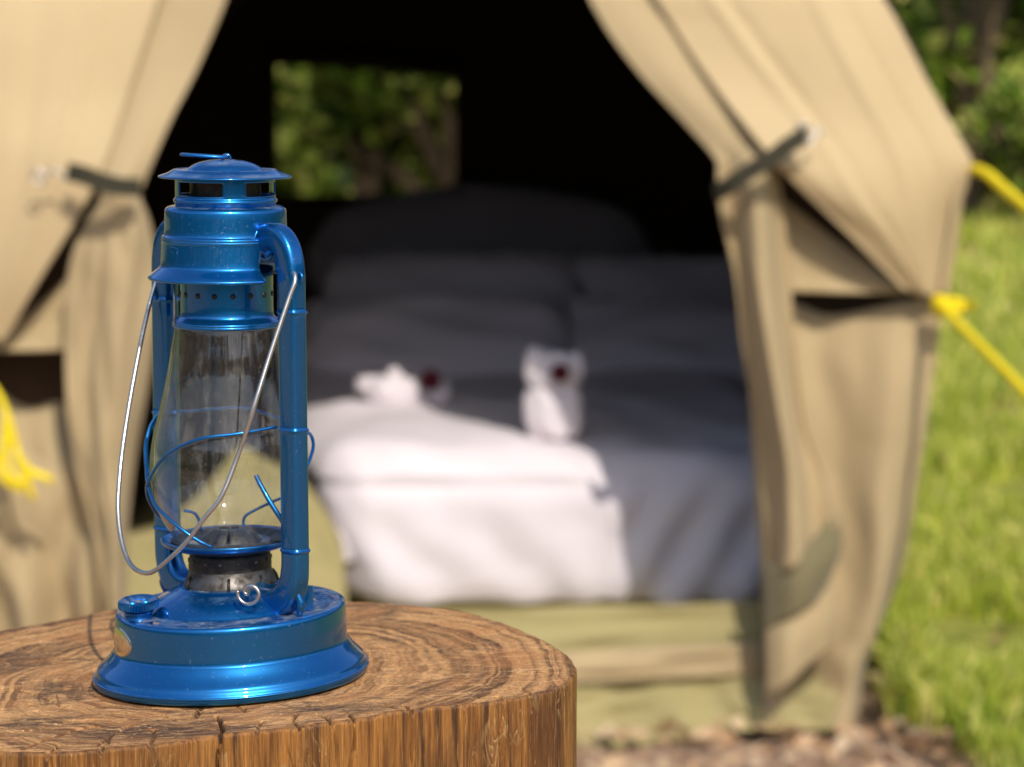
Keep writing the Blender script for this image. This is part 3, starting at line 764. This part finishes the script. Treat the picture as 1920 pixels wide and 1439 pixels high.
loft('wall_panel', [
    [(-140,560,5.04),(-120,700,5.04),(-80,900,5.04),(-60,1060,5.04),(-50,1380,5.04)],
    [(-40,700,5.14),(-30,800,5.08),(-10,900,5.02),(0,1060,5.0),(10,1380,5.0)],
    [(66,738,5.17),(70,800,5.11),(78,900,5.02),(84,1060,5.02),(90,1380,5.02)],
    [(124,690,5.18),(132,800,5.12),(150,900,5.03),(168,1060,5.03),(180,1380,5.03)],
    [(160,690,5.18),(170,800,5.13),(190,900,5.06),(205,1060,5.06),(216,1380,5.06)]],
    M['canvas2'], tent, 50, 60, lambda u, v: (.026*math.sin(u*11 - v*4 + 2*fn(u, v*2, 2, 3))*min(1, v*1.5) + .012*math.sin(u*19 + v*7)*min(1, v*2)) + .02*fn(u*1.6, v*1.3, 3, 16) + .006*fn(u*3, v*4, 3, 29))
# --- doubled seam tapes sewn along the edges of the front panels
def tape(pts_, w=.011):
    p = catmull([P(*q) for q in pts_], 60)
    V, Fc = sweep(p, 1, prof=[(-w, -.0015), (w, -.0015), (w, .0015), (-w, .0015)], up=(1, 0, -.6))
    mk('seam_tape', V, Fc, M['canvas2'], tent, smooth=False)
tape([(1800,330,4.972),(1790,420,4.978),(1770,548,4.985)], .009)
# --- tie straps with metal hooks
def strap(pts_, w, name='tie_strap'):
    p = catmull([P(q[0], q[1], q[2]-.02) for q in pts_], 40)
    V, Fc = sweep(p, 1, prof=[(-w, -.004), (w, -.004), (w, .004), (-w, .004)], up=(0, 0, 1))
    return mk(name, V, Fc, M['strap'], tent, smooth=False)
s1 = strap([(1342,362,4.935),(1368,348,4.90),(1400,325,4.885),(1445,298,4.875),(1480,272,4.88),(1512,252,4.895)], .015)
s2 = strap([(262,352,4.90),(225,350,4.875),(190,342,4.87),(160,330,4.875),(128,322,4.89)], .016)
def hook(pts_, par):
    mk('hook', *sweep(catmull([P(*q) for q in pts_], 40), .0028, 6), M['wire'], par)
hook([(1490,262,4.87),(1500,232,4.87),(1515,236,4.87),(1512,262,4.87),(1522,268,4.87),(1534,240,4.88),(1540,258,4.88)], s1)
hook([(1474,286,4.865),(1462,268,4.865),(1476,262,4.865),(1488,280,4.865)], s1)
hook([(132,312,4.87),(120,334,4.87),(106,318,4.87),(84,326,4.87),(70,318,4.87),(62,336,4.87),(76,344,4.87),(84,330,4.87)], s2)
hook([(158,314,4.865),(148,338,4.865),(136,336,4.865),(144,312,4.865)], s2)
# --- hull: roof, side walls, back wall with a window
Ya, Yb = 5.16, 8.2
def hull_pts(Y, grow):
    px = [(-30,1400),(-190,330),(680,-560),(1812,322),(1592,1380)]
    out = []
    for q in px:
        v = P(q[0], q[1], 5.05); c = Vector((P(800,700,5.05).x, 0, 1.0))
        x = c.x + (v.x-c.x)*grow; z = max(-.02, c.z + (v.z-c.z)*grow)
        out.append(Vector((x, Y, z)))
    return out
A, B = hull_pts(Ya, 1.0), hull_pts(Yb, 1.0)
names = ['side_wall', 'roof_panel', 'roof_panel', 'side_wall']
for k in range(4):
    for lay, mat, g in (('', M['canvas'], 1.0), ('interior_shade', M['interior_shade'], .985)):
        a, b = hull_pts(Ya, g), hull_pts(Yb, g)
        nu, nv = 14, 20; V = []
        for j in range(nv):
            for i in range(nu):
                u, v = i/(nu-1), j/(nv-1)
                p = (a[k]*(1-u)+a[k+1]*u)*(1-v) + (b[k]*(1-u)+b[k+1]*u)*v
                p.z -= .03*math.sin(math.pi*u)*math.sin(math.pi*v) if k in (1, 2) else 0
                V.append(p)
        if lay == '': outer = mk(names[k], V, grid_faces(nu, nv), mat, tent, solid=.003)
        else: mk('inner_shade_skin', V, grid_faces(nu, nv), mat, outer, solid=.003)  # added dark skin so bounced sun leaves the interior dark
# front return between hull and panels (dark inside faces, put in to shade the gaps)
for side_ in (0, 1):
    if side_: q = [(1250,-420,5.40),(1240,-60,5.20),(1300,60,5.17),(1380,200,5.14),(1440,330,5.13),(1415,560,5.13),(1425,900,5.13),(1440,1200,5.13)]; r = [(1560,-300,5.42),(1640,-60,5.22),(1700,60,5.2),(1760,200,5.17),(1800,330,5.15),(1745,560,5.15),(1690,900,5.15),(1610,1200,5.15)]
    else: q = [(-330,-420,5.42),(-300,-60,5.22),(-260,100,5.2),(-220,250,5.17),(-200,330,5.15),(-150,560,5.15),(-100,900,5.15),(-60,1200,5.15)]; r = [(410,-420,5.40),(300,-60,5.22),(230,100,5.18),(180,250,5.15),(150,360,5.14),(170,560,5.14),(190,900,5.14),(210,1200,5.13)]
    loft('inner_shade_skin', [q, r], M['interior_shade'], tent, 10, 30)
# back wall round the window
w0, w1, w2, w3 = P(512,116,Yb), P(862,140,Yb), P(862,372,Yb), P(512,362,Yb)
wx0, wx1, wz0, wz1 = w0.x, w1.x, w2.z, w0.z
Bk = hull_pts(Yb, .985)
def poly(pts_, Y): return [Vector((x, Y, z)) for x, z in pts_]
bx = [p.x for p in Bk]; bz = [p.z for p in Bk]
for nm, mat, Y in (('back_wall', M['interior_shade'], Yb-.01), ('back_wall_outside', M['canvas'], Yb+.01)):
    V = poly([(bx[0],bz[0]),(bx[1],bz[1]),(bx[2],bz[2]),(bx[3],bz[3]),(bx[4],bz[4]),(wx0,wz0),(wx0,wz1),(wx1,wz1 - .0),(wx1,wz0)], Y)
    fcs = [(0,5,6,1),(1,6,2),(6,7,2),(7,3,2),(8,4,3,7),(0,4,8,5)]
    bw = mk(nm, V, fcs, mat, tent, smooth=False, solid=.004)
    if nm == 'back_wall': back_wall = bw
win = mk('window_net', [Vector((wx0,Yb,wz0)),Vector((wx1,Yb,wz0)),Vector((wx1,Yb,wz1)),Vector((wx0,Yb,wz1))], [(0,1,2,3)], M['net'], back_wall, smooth=False)
for a, b in (((wx0,wz0),(wx1,wz0)),((wx1,wz0),(wx1,wz1)),((wx1,wz1),(wx0,wz1)),((wx0,wz1),(wx0,wz0))):
    mk('window_hem', *sweep([Vector((a[0],Yb-.02,a[1])),Vector((b[0],Yb-.02,b[1]))], .012, 8), M['interior_shade'], back_wall)
# awning roll that sags across the top of the window
mk('rolled_blind', *sweep([P(500,104,Yb-.06), P(680,112,Yb-.06), P(870,132,Yb-.06)], .028, 12), M['interior_shade'], back_wall)
# --- groundsheet: floor, low side walls, front sill, hem band, skirt
fl = Bk
def quad(name, a, b, c, d, mat, n=20, m=8, dn=.0, solid=.004):
    V = []
    for j in range(m):
        for i in range(n):
            u, v = i/(n-1), j/(m-1)
            p = (a*(1-u)+b*u)*(1-v) + (d*(1-u)+c*u)*v
            if dn: p = p + Vector((0, -dn*fn(u*2, v*1.2, 3, len(name)), dn*.3*fn(u*3, v*2, 3, 5)))
            V.append(p)
    return mk(name, V, grid_faces(n, m), mat, tent, solid=solid)
zf = .035
L, R_ = -1.0, .66
quad('groundsheet', Vector((L,5.12,zf)), Vector((R_,5.12,zf)), Vector((R_,8.15,zf)), Vector((L,8.15,zf)), M['olive'], dn=.01)
quad('groundsheet_wall', Vector((L+.01,5.14,zf)), Vector((L+.01,8.1,zf)), Vector((L-.03,8.1,.42)), Vector((L-.03,5.14,.42)), M['olive'], dn=.02)
quad('groundsheet_wall', Vector((L,8.12,zf)), Vector((R_,8.12,zf)), Vector((R_,8.14,.25)), Vector((L,8.14,.25)), M['olive'], dn=.02)
quad('door_sill', P(190,1290,5.10), P(1450,1232,5.10), P(1450,1128,5.14), P(190,1160,5.14), M['olive'], 60, 12, .02)
quad('hem_band', P(190,1330,5.05), P(1440,1262,5.05), P(1440,1204,5.07), P(190,1270,5.07), M['canvas2'], 60, 8, .02)
loft('ground_skirt', [
    [(190,1325,5.07),(190,1380,5.05),(190,1440,5.03)],
    [(600,1310,5.08),(600,1370,5.05),(600,1435,5.02)],
    [(1085,1283,5.08),(1085,1345,5.04),(1085,1412,5.00)],
    [(1300,1266,5.08),(1300,1320,5.04),(1300,1380,5.0)],
    [(1435,1258,5.06),(1435,1310,5.02),(1435,1368,4.99)],
    [(1560,1240,5.04),(1565,1300,5.0),(1600,1372,4.98)]], M['olive'], tent, 80, 20, lambda u, v: .022*fn(u*5, v*1.5, 3, 44) + .008*math.sin(u*40))

loft('groundsheet_fold', [
    [(215,1010,5.45),(215,1090,5.38),(215,1190,5.30)],
    [(300,985,5.48),(300,1080,5.40),(300,1190,5.30)],
    [(370,930,5.50),(370,1060,5.42),(370,1190,5.30)],
    [(420,872,5.52),(420,1040,5.44),(420,1190,5.30)],
    [(450,838,5.54),(450,1030,5.44),(450,1190,5.30)],
    [(500,862,5.54),(500,1040,5.44),(500,1190,5.30)],
    [(555,890,5.54),(560,1040,5.45),(560,1190,5.30)],
    [(598,940,5.54),(605,1060,5.45),(610,1190,5.30)],
    [(640,1010,5.54),(648,1090,5.45),(652,1190,5.30)]], M['olive'], tent, 60, 30, lambda u, v: .02*fn(u*3, v*2, 3, 71))

# ------------------------------------------------------------------ bed and what lies on it
bed_f, bed_b = 5.56, 7.95
bed_l, bed_r = P(636, 1000, bed_f).x, .62
bed_z0, bed_z1 = P(960, 1142, bed_f).z, P(960, 858, bed_f).z
bed = empty('bed', (.12, 6.6, zf), 'low double bed with rumpled white duvet inside the tent', 'bed')
def soft_box(name, x0, x1, y0, y1, z0, z1, r, mat, parent, n=(60, 110, 26), amp=.012, seed=0, disp=None, loc=None, shear=0):
    nx, ny, nz_ = n
    bm = bmesh.new()
    idx = {}
    def vert(i, j, k):
        key = (i, j, k)
        if key not in idx:
            p = Vector((x0+(x1-x0)*i/nx, y0+(y1-y0)*j/ny, z0+(z1-z0)*k/nz_))
            c = Vector((min(max(p.x, x0+r), x1-r), min(max(p.y, y0+r), y1-r), min(max(p.z, z0+r*.6), z1-r)))
            d = p - c
            if d.length > 1e-6:
                # project onto the rounded shell
                m_ = max(abs(d.x), abs(d.y), abs(d.z)); nrm = d.normalized(); q = c + nrm*m_
            else: nrm = Vector((0,0,1)); q = p
            dd = amp*(noise.noise(Vector((q.x*5, q.y*3.2, q.z*5+seed))) + .5*noise.noise(Vector((q.x*13, q.y*9, q.z*9+seed))))
            if disp: dd += disp(q, nrm)
            q = q + nrm*dd
            if shear: q.x -= (shear*max(0, (q.z-z0)/(z1-z0)) + .15*max(0, q.y-y0)*(q.z > z0+.3*(z1-z0)))*max(0, min(1, (x0+.5-q.x)/.5))
            idx[key] = bm.verts.new(q)
        return idx[key]
    def face(a, b, c, d): bm.faces.new((vert(*a), vert(*b), vert(*c), vert(*d)))
    for i in range(nx):
        for j in range(ny):
            face((i,j,nz_),(i+1,j,nz_),(i+1,j+1,nz_),(i,j+1,nz_)); face((i,j,0),(i,j+1,0),(i+1,j+1,0),(i+1,j,0))
    for i in range(nx):
        for k in range(nz_):
            face((i,0,k),(i+1,0,k),(i+1,0,k+1),(i,0,k+1)); face((i,ny,k),(i,ny,k+1),(i+1,ny,k+1),(i+1,ny,k))
    for j in range(ny):
        for k in range(nz_):
            face((0,j,k),(0,j,k+1),(0,j+1,k+1),(0,j+1,k)); face((nx,j,k),(nx,j+1,k),(nx,j+1,k+1),(nx,j,k+1))
    V = [v.co.copy() for v in bm.verts]; bm.verts.index_update(); Fc = [[v.index for v in f.verts] for f in bm.faces]; bm.free()
    return mk(name, V, Fc, mat, parent, loc=loc)
soft_box('mattress', bed_l+.03, bed_r-.03, bed_f+.05, bed_b, zf+.02, .30, .05, M['olive'], bed, (20, 30, 6), .003)
def duvet_d(q, n_):
    d = 0.0
    if abs(n_.y) > .5 and q.y < 6:      # drape folds on the front face
        d += .005*math.sin(q.x*34 + q.z*22 + 2*noise.noise(Vector((q.x*4, q.z*4, 2)))) * max(0, min(1, (.40-q.z)/.2))
        if q.x > .2: d += .008*math.sin(q.x*52 - q.z*30) * max(0, min(1, (.42-q.z)/.15))
    d += .006*math.sin(q.x*21+q.y*9+3*noise.noise(Vector((q.x*3,q.y*3,4)))) if n_.z > .5 else 0
    d += .022*math.exp(-((q.x+.1)/.25)**2) * (1 if n_.z > .5 and q.y < 6.3 else 0)
    return d
soft_box('duvet', bed_l, bed_r, bed_f, 7.3, bed_z0, bed_z1, .11, M['white'], bed, (90, 130, 30), .012, 3, duvet_d, shear=.07)
# duvet corner hanging low at the left
soft_box('duvet_corner', bed_l-.07, bed_l+.05, bed_f+.02, bed_f+.25, .19, .26, .03, M['white'], bed, (12, 12, 8), .02, 9)
def pillow(cx, cy, Y, w, h, d, label, tilt=0, mat='white', seed=0, group=None, name='pillow', cat='pillow', rz=0):
    c = P(cx, cy, Y); bm = bmesh.new(); bmesh.ops.create_cube(bm, size=2); bmesh.ops.subdivide_edges(bm, edges=bm.edges[:], cuts=14, use_grid_fill=True)
    V = []
    for v in bm.verts:
        x, y, z = v.co
        ed = (1 - abs(x)**3.2) * (1 - abs(z)**3.2)
        th = .10 + .90*max(0, ed)**.45
        k_ = .34 if name == 'lit_wall_cushion' else .10; px_, pz_ = x*(1 - k_*.5*z*z), z*(1 - k_*x*x)
        q = Vector((px_*w/2, y*th*d/2, pz_*h/2))
        q += Vector((0, 1, 0))*0.02*noise.noise(Vector((x*2, z*2+seed, y)))*1.2
        q.z += .012*noise.noise(Vector((x*3, y*2, z*3+seed)))
        q.rotate(__import__('mathutils').Euler((tilt, 0, rz)))
        V.append(c + q)
    bm.verts.index_update(); Fc = [[v.index for v in f.verts] for f in bm.faces]; bm.free()
    o = mk(name, V, Fc, M[mat], None, loc=c)
    return tag(o, label, cat, group)
G = 'pillows on the bed'
TL = math.radians(-28)
pillow(850, 585, 7.46, .70, .34, .17, 'left white pillow of the upright rear row on the bed', TL, seed=1, group=G)
pillow(1215, 590, 7.56, .68, .34, .17, 'right white pillow of the rear row on the bed, against the dark side wall', TL, seed=2, group=G)
pillow(820, 645, 7.10, .70, .30, .17, 'front left pillow on the bed, behind the low folded towels', math.radians(-50), seed=3, group=G)
pillow(1260, 652, 7.20, .66, .30, .17, 'front right pillow on the bed, right of the tall towel roll', math.radians(-50), seed=4, group=G)
pillow(900, 495, 7.85, .98, .44, .14, 'wide rounded grey cushion shape, added for the bounce-lit back wall under the rear window', math.radians(-8), 'grey', 5, name='lit_wall_cushion', cat='cushion')  # added shape standing in for bounce light on the lower back wall
def flower(px, py, Y, r, label):
    c = P(px, py, Y); f = empty('flower', c, label, 'flower', 'dark red flowers on the bed')
    for k in range(7):
        a = 2*math.pi*k/7 + .3; V = []
        u = Vector((math.cos(a), -.35, math.sin(a))).normalized(); s_ = Vector((-math.sin(a), 0, math.cos(a)))
        rows_ = [(0,.1),(.35,.42),(.75,.45),(1,.15)]
        for (t, w) in rows_:
            for e in (-1, 0, 1): V.append(c + u*(t*r) + s_*(e*w*r) + Vector((0, -.3*r*(1-e*e)*t*(1-t) - .25*r*t, 0)))
        mk('petal', V, grid_faces(3, 4), M['red'], f, solid=.0015)
    mk('flower_heart', *sweep([c+Vector((0,-.12*r,0)), c+Vector((0,-.35*r,0))], r*.25, 8), M['red'], f)
flower(1050, 698, 5.67, .022, 'dark red flower on top of the tall white towel roll')
flower(808, 712, 6.20, .026, 'dark red flower on the low folded towels at the left')
flower(1140, 572, 7.36, .028, 'dark red flower on the shaded pillows at the back')
# towels
def towel(name, blobs, label, cat='towel'):
    c = P(*blobs[0][:3]); root = empty(name, c, label, cat, 'folded white towels on the bed')
    for (px, py, Y, rx, rz, ry, nm) in blobs:
        cc = P(px, py, Y); bm = bmesh.new(); bmesh.ops.create_uvsphere(bm, u_segments=32, v_segments=20, radius=1)
        V = []
        for v in bm.verts:
            x, y, z = v.co
            k = 1 + .10*noise.noise(Vector((x*2, y*2, z*2+px))) + .05*math.sin(math.atan2(y, x)*6 + z*3)
            sg = lambda q: math.copysign(abs(q)**.75, q)
            V.append(cc + Vector((sg(x)*rx*k, sg(y)*ry*k, sg(z)*rz*k)))
        bm.verts.index_update(); Fc = [[v.index for v in f.verts] for f in bm.faces]; bm.free()
        mk(nm, V, Fc, M['white'], root)
    return root
towel('towel_roll', [(1040,768,5.72,.062,.066,.05,'rolled_body'), (1034,698,5.71,.056,.042,.04,'folded_top'), (1002,678,5.71,.020,.030,.03,'folded_corner'), (1080,688,5.72,.018,.030,.03,'folded_corner')],
      'tall white towel roll topped by a dark red flower, on the middle of the bed')
towel('folded_towel', [(745,735,6.25,.07,.035,.05,'folded_layer'), (740,708,6.25,.018,.022,.03,'folded_corner'), (822,738,6.24,.030,.028,.04,'folded_layer'), (700,722,6.27,.04,.02,.03,'folded_layer')],
      'low white folded towels with a red flower at the left of the bed')

# ------------------------------------------------------------------ guy ropes
def rope(strands, label, r=.0085):
    first = P(*strands[0][0])
    root = empty('guy_rope', first, label, 'rope', 'yellow guy ropes')
    for k, st in enumerate(strands):
        mk('rope_strand', *sweep(catmull([P(*q) for q in st], 60), r, 8), M['yellow'], root)
rope([[(1826,316,4.98),(1850,326,4.93),(1880,352,4.86),(1925,390,4.74),(2060,500,4.4),(2700,1080,3.4)]], 'yellow guy rope running right from the upper corner of the tent roof', .0098)
rope([[(1752,562,4.98),(1780,590,4.90),(1840,650,4.75),(1925,738,4.55),(2100,930,4.2),(2500,1450,3.5)], [(1756,566,4.97),(1790,566,4.955),(1830,576,4.94)], [(1752,574,4.965),(1764,590,4.95),(1772,566,4.95),(1754,560,4.96)],[(1770,586,4.95),(1800,580,4.945),(1828,570,4.94)]],
     'yellow guy rope knotted to the right tent wall below the roof corner', .0082)
rope([[(-160,500,4.96),(-60,660,4.92),(-10,730,4.90),(10,770,4.88),(28,830,4.88),(34,860,4.87),(50,900,4.87),(62,935,4.88)],
      [(12,780,4.875),(8,840,4.87),(20,890,4.865),(40,905,4.865),(56,885,4.87),(98,902,4.87)],
      [(24,820,4.87),(-4,860,4.875),(-2,885,4.87),(14,905,4.87),(44,920,4.87)],
      [(30,850,4.868),(52,880,4.866),(70,896,4.866)]], 'loose yellow guy rope hanging in loops on the left tent wall', .0066)

# ------------------------------------------------------------------ grass, litter
def blades(name, pos, h0, h1, w0, w1, mat, lean=.5):
    n = len(pos); rg = np.random.RandomState(len(name))
    a = rg.rand(n)*2*np.pi; h = h0 + (h1-h0)*rg.rand(n)**1.5; w = w0 + (w1-w0)*rg.rand(n)
    dx, dy = np.cos(a), np.sin(a); ln = lean*(rg.rand(n)*.9+.1); b = rg.rand(n)*2*np.pi
    lx, ly = np.cos(b)*ln*h, np.sin(b)*ln*h
    V = np.zeros((n, 5, 3))
    V[:,0] = pos + np.stack([dx*w/2, dy*w/2, np.zeros(n)], 1); V[:,1] = pos - np.stack([dx*w/2, dy*w/2, np.zeros(n)], 1)
    V[:,2] = pos + np.stack([dx*w*.4+lx*.35, dy*w*.4+ly*.35, h*.6], 1); V[:,3] = pos + np.stack([-dx*w*.4+lx*.35, -dy*w*.4+ly*.35, h*.6], 1)
    V[:,4] = pos + np.stack([lx, ly, h*np.sqrt(np.maximum(.15, 1-ln**2*.6))], 1)
    V = V.reshape(-1, 3)
    base = (np.arange(n)*5)[:, None]
    tri = np.concatenate([base+np.array([0,1,3]), base+np.array([0,3,2]), base+np.array([2,3,4])], 1).reshape(-1, 3)
    me = bpy.data.meshes.new(name); me.vertices.add(len(V)); me.vertices.foreach_set('co', V.ravel())
    me.loops.add(tri.size); me.loops.foreach_set('vertex_index', tri.ravel())
    me.polygons.add(len(tri)); me.polygons.foreach_set('loop_start', np.arange(0, tri.size, 3)); me.polygons.foreach_set('loop_total', np.full(len(tri), 3))
    me.update(calc_edges=True); me.materials.append(mat)
    o = bpy.data.objects.new(name, me); COL.objects.link(o); return o
def inside_tent(x, y): return (-1.05 < x < .70) and (5.0 < y < 8.3)
def scatter(n, x0, x1, y0, y1, dens, seed):
    rg = random.Random(seed); out = []
    while len(out) < n:
        y = y0 + (y1-y0)*rg.random()**1.3; x = rg.uniform(x0 if x0 is not None else -.2*y - .6, x1 if x1 is not None else .2*y + .8)
        if inside_tent(x, y): continue
        if (x-SC[0])**2 + (y-SC[1])**2 < .24**2: continue
        if rg.random() < dens(x, y): out.append((x, y, ground_z(x, y) - .005 + noise.noise(Vector((x*.9, y*.9, 0)))*.02))
    return np.array(out)
def dens(x, y):
    c = .42 + 1.5*noise.noise(Vector((x*2.6, y*2.0, 7)))
    if y < 5.6 and x < .74 + .06*noise.noise(Vector((y*6, 0, 0))): c *= .0
    if y > 10: c *= .8
    return c
tag(blades('grass', np.concatenate([scatter(90000, .45, None, 4.7, 9.0, dens, 1), scatter(60000, None, None, 8.6, 17, dens, 2), scatter(9000, None, None, 4.2, 5.2, lambda x, y: max(0, ((-.6 if x < .3 else -.12) if x < .80 else .5)+noise.noise(Vector((x*3, y*3, 1)))) * (0 if (y > 4.75 and x < .7) else 1), 5), scatter(2500, None, None, .3, 4.3, lambda x, y: max(0, noise.noise(Vector((x*2, y*2, 3)))-.1), 6)]),
     .03, .12, .007, .017, M['blade'], .8), 'bright green and yellow grass beside and behind the tent', kind='stuff')
def flat_leaves(name, pos, s0, s1, mat, seed=3):
    n = len(pos); rg = np.random.RandomState(seed)
    u = rg.randn(n, 3); u[:,2] *= .35; u /= np.linalg.norm(u, axis=1)[:,None]
    w = rg.randn(n, 3); w[:,2] *= .35; v = np.cross(u, w); v = np.cross(v, u); v /= np.linalg.norm(v, axis=1)[:,None]
    s = (s0+(s1-s0)*rg.rand(n))[:,None]
    V = np.stack([pos+u*s, pos+v*s*.5, pos-u*s, pos-v*s*.5], 1).reshape(-1,3)
    me = bpy.data.meshes.new(name); me.vertices.add(len(V)); me.vertices.foreach_set('co', V.ravel())
    me.loops.add(n*4); me.loops.foreach_set('vertex_index', np.arange(n*4)); me.polygons.add(n)
    me.polygons.foreach_set('loop_start', np.arange(0, n*4, 4)); me.polygons.foreach_set('loop_total', np.full(n, 4))
    me.update(calc_edges=True); me.materials.append(mat)
    return me
lp = np.concatenate([scatter(2200, None, None, 4.3, 5.5, lambda x, y: .6, 8), scatter(9000, None, None, 5.5, 17, lambda x, y: max(0, .1+noise.noise(Vector((x*1.3, y*1.3, 3)))) + (.3 if y > 11 else 0), 9)]); lp[:,2] += .012
lo = bpy.data.objects.new('leaf_litter', flat_leaves('leaf_litter', lp, .008, .035, M['litter'])); COL.objects.link(lo)
tag(lo, 'dry brown leaves lying on the bare earth and in the grass', kind='stuff')

# ------------------------------------------------------------------ shrubs and trees behind the tent
def shrub_meshes(seed, W, H, n, leaf, mat, ls):
    """crown of leaf clumps and a branching trunk, round the origin"""
    rg = random.Random(seed); P_ = []; br = []
    for k in range(26):
        a = rg.uniform(0, 2*math.pi); rr_ = W*.5*math.sqrt(rg.random()); z = H*(.12+.84*rg.random()**.8)
        sh = math.sqrt(max(.1, 1-((z/H-.45)/.62)**2)); c = Vector((rr_*math.cos(a)*sh, rr_*math.sin(a)*sh, z)); cr_ = W*rg.uniform(.09, .20)
        br.append(c)
        for j in range(n//26):
            d = Vector((rg.gauss(0,1), rg.gauss(0,1), rg.gauss(0,1))).normalized()*cr_*(rg.random()**.45); d.z *= .75
            P_.append(c + d)
    me = flat_leaves('crown', np.array([tuple(p) for p in P_]), ls[0], ls[1], mat, seed)
    # leaves of a crown point every way
    n_ = len(P_); rgn = np.random.RandomState(seed); u = rgn.randn(n_,3); u /= np.linalg.norm(u,axis=1)[:,None]; w = rgn.randn(n_,3); v = np.cross(u,w); v /= np.linalg.norm(v,axis=1)[:,None]
    s = (ls[0]+(ls[1]-ls[0])*rgn.rand(n_))[:,None]; pos = np.array([tuple(p) for p in P_])
    Vv = np.stack([pos+u*s, pos+v*s*.55, pos-u*s, pos-v*s*.55],1).reshape(-1,3); me.vertices.foreach_set('co', Vv.ravel()); me.update()
    vf = [sweep([(0,0,-.1),(W*.02,0,H*.25),(0,.03,H*.5)], [W*.035,W*.028,W*.02], 8)]
    for c in br[::2]:
        vf.append(sweep(catmull([(0,0,H*.08),(c.x*.35,c.y*.35,c.z*.55),tuple(c)], 6), np.linspace(W*.018, W*.005, 6).tolist(), 5))
    V, Fc = join(*vf); tm = bpy.data.meshes.new('trunk'); tm.from_pydata([tuple(v) for v in V], [], Fc); tm.update(); tm.materials.append(M['bark'])
    return me, tm
protos = {}
for key, args in dict(big=(11, 2.6, 3.0, 4200, 1, M['leaf'], (.06, .15)), dull=(12, 2.4, 2.6, 3800, 1, M['leaf2'], (.06, .14)), low=(13, 1.5, 1.2, 2200, 1, M['leaf'], (.035, .08)), tall=(14, 3.2, 4.6, 5000, 1, M['far'], (.06, .12))).items():
    protos[key] = shrub_meshes(*args)
def shrub(key, x, y, s, label, rz):
    me, tm = protos[key]
    r = empty('tree' if key == 'tall' else 'shrub', (x, y, ground_z(x, y)), label, 'tree' if key == 'tall' else 'shrub', 'shrubs and trees behind the tent')
    r.rotation_euler = (0, 0, rz); r.scale = (s, s, s)
    for nm, m_ in (('crown', me), ('trunk', tm)):
        o = bpy.data.objects.new(nm, m_); COL.objects.link(o); o.parent = r
shrub('big', 2.75, 15.2, 1.0, 'bright green leafy shrub just right of the tent roof edge, at the top right', .4)
shrub('dull', 3.25, 14.6, .95, 'brownish olive shrub at the right edge of the photo above the yellow rope', 2.0)
shrub('big', 2.25, 13.6, .85, 'light green shrub touching the right roof slope of the tent, upper right', 2.9)
shrub('dull', 2.95, 13.9, .7, 'sunlit yellowish shrub above the corner of the tent roof, upper right', 5.0)
shrub('low', 2.5, 13.0, .55, 'low leafy shrub at the foot of the taller ones, behind the upper yellow rope', 1.1)
LAB = ['bright leafy shrub at the left of the rear window view', 'dull olive shrub seen right of the middle of the rear window', 'low green bush at the bottom right of the rear window view', 'low green bush at the bottom left of the rear window view',
       'leafy green shrub behind the right half of the tent', 'dull olive shrub behind the right wall of the tent', 'dark tall tree far behind the left door flap', 'dark tall tree far behind the rear window',
       'dark tall tree far behind the middle of the tent', 'dark tall tree far behind the right roof edge, left of the bright shrub', 'dark tall tree at the top right corner behind the shrubs', 'rightmost dark tall tree of the far row',
       'leafy green shrub at the far right beyond the lawn', 'dull olive shrub far behind the left side of the tent']
for k, (key, x, y, s, rz) in enumerate([('big',-1.9,12.6,1.0,1.3),('dull',-.75,13.8,1.0,.2),('low',-.25,12.2,1.0,2.5),('low',-1.25,11.6,.8,.9),('big',.4,14.4,.9,4.0),('dull',1.5,15.2,1.0,3.1),
                                        ('tall',-3.6,17,1.0,0),('tall',-1.6,18.4,1.0,1),('tall',.4,18.6,1.0,2.2),('tall',2.3,18.2,1.05,3.3),('tall',4.1,17.6,1.0,4.4),('tall',5.9,17,1.0,5.2),('big',4.9,14.2,1.1,.7),('dull',-4.2,13.5,1.1,.3)]):
    shrub(key, x, y, s, LAB[k], rz)
# wood behind the shrubs; unseen ring round the camera added to darken reflections
rg = np.random.RandomState(5); n = 52000
wa = rg.uniform(0, 2*np.pi, n); wr = 17.5 + rg.rand(n)*3.5
wx = wr*np.cos(wa)*1.25; wy = 3.5 + wr*np.sin(wa); kf = (wy > 21) | (wy < -5) | (np.abs(wx) > 8); wx, wy = wx[kf], wy[kf]; n = len(wx)
wz = np.array([ground_z(0, y) for y in wy]) + rg.rand(n)*np.where(wy > 10, 6.5, 5.0)
wo = bpy.data.objects.new('woodland', flat_leaves('woodland', np.stack([wx, wy, wz], 1), .15, .42, M['far'], 6)); COL.objects.link(wo)
tag(wo, 'dark leafy woodland closing the view behind the shrubs, with an unseen ring added round the camera to darken reflections', kind='stuff')
print('objects', len(bpy.data.objects))
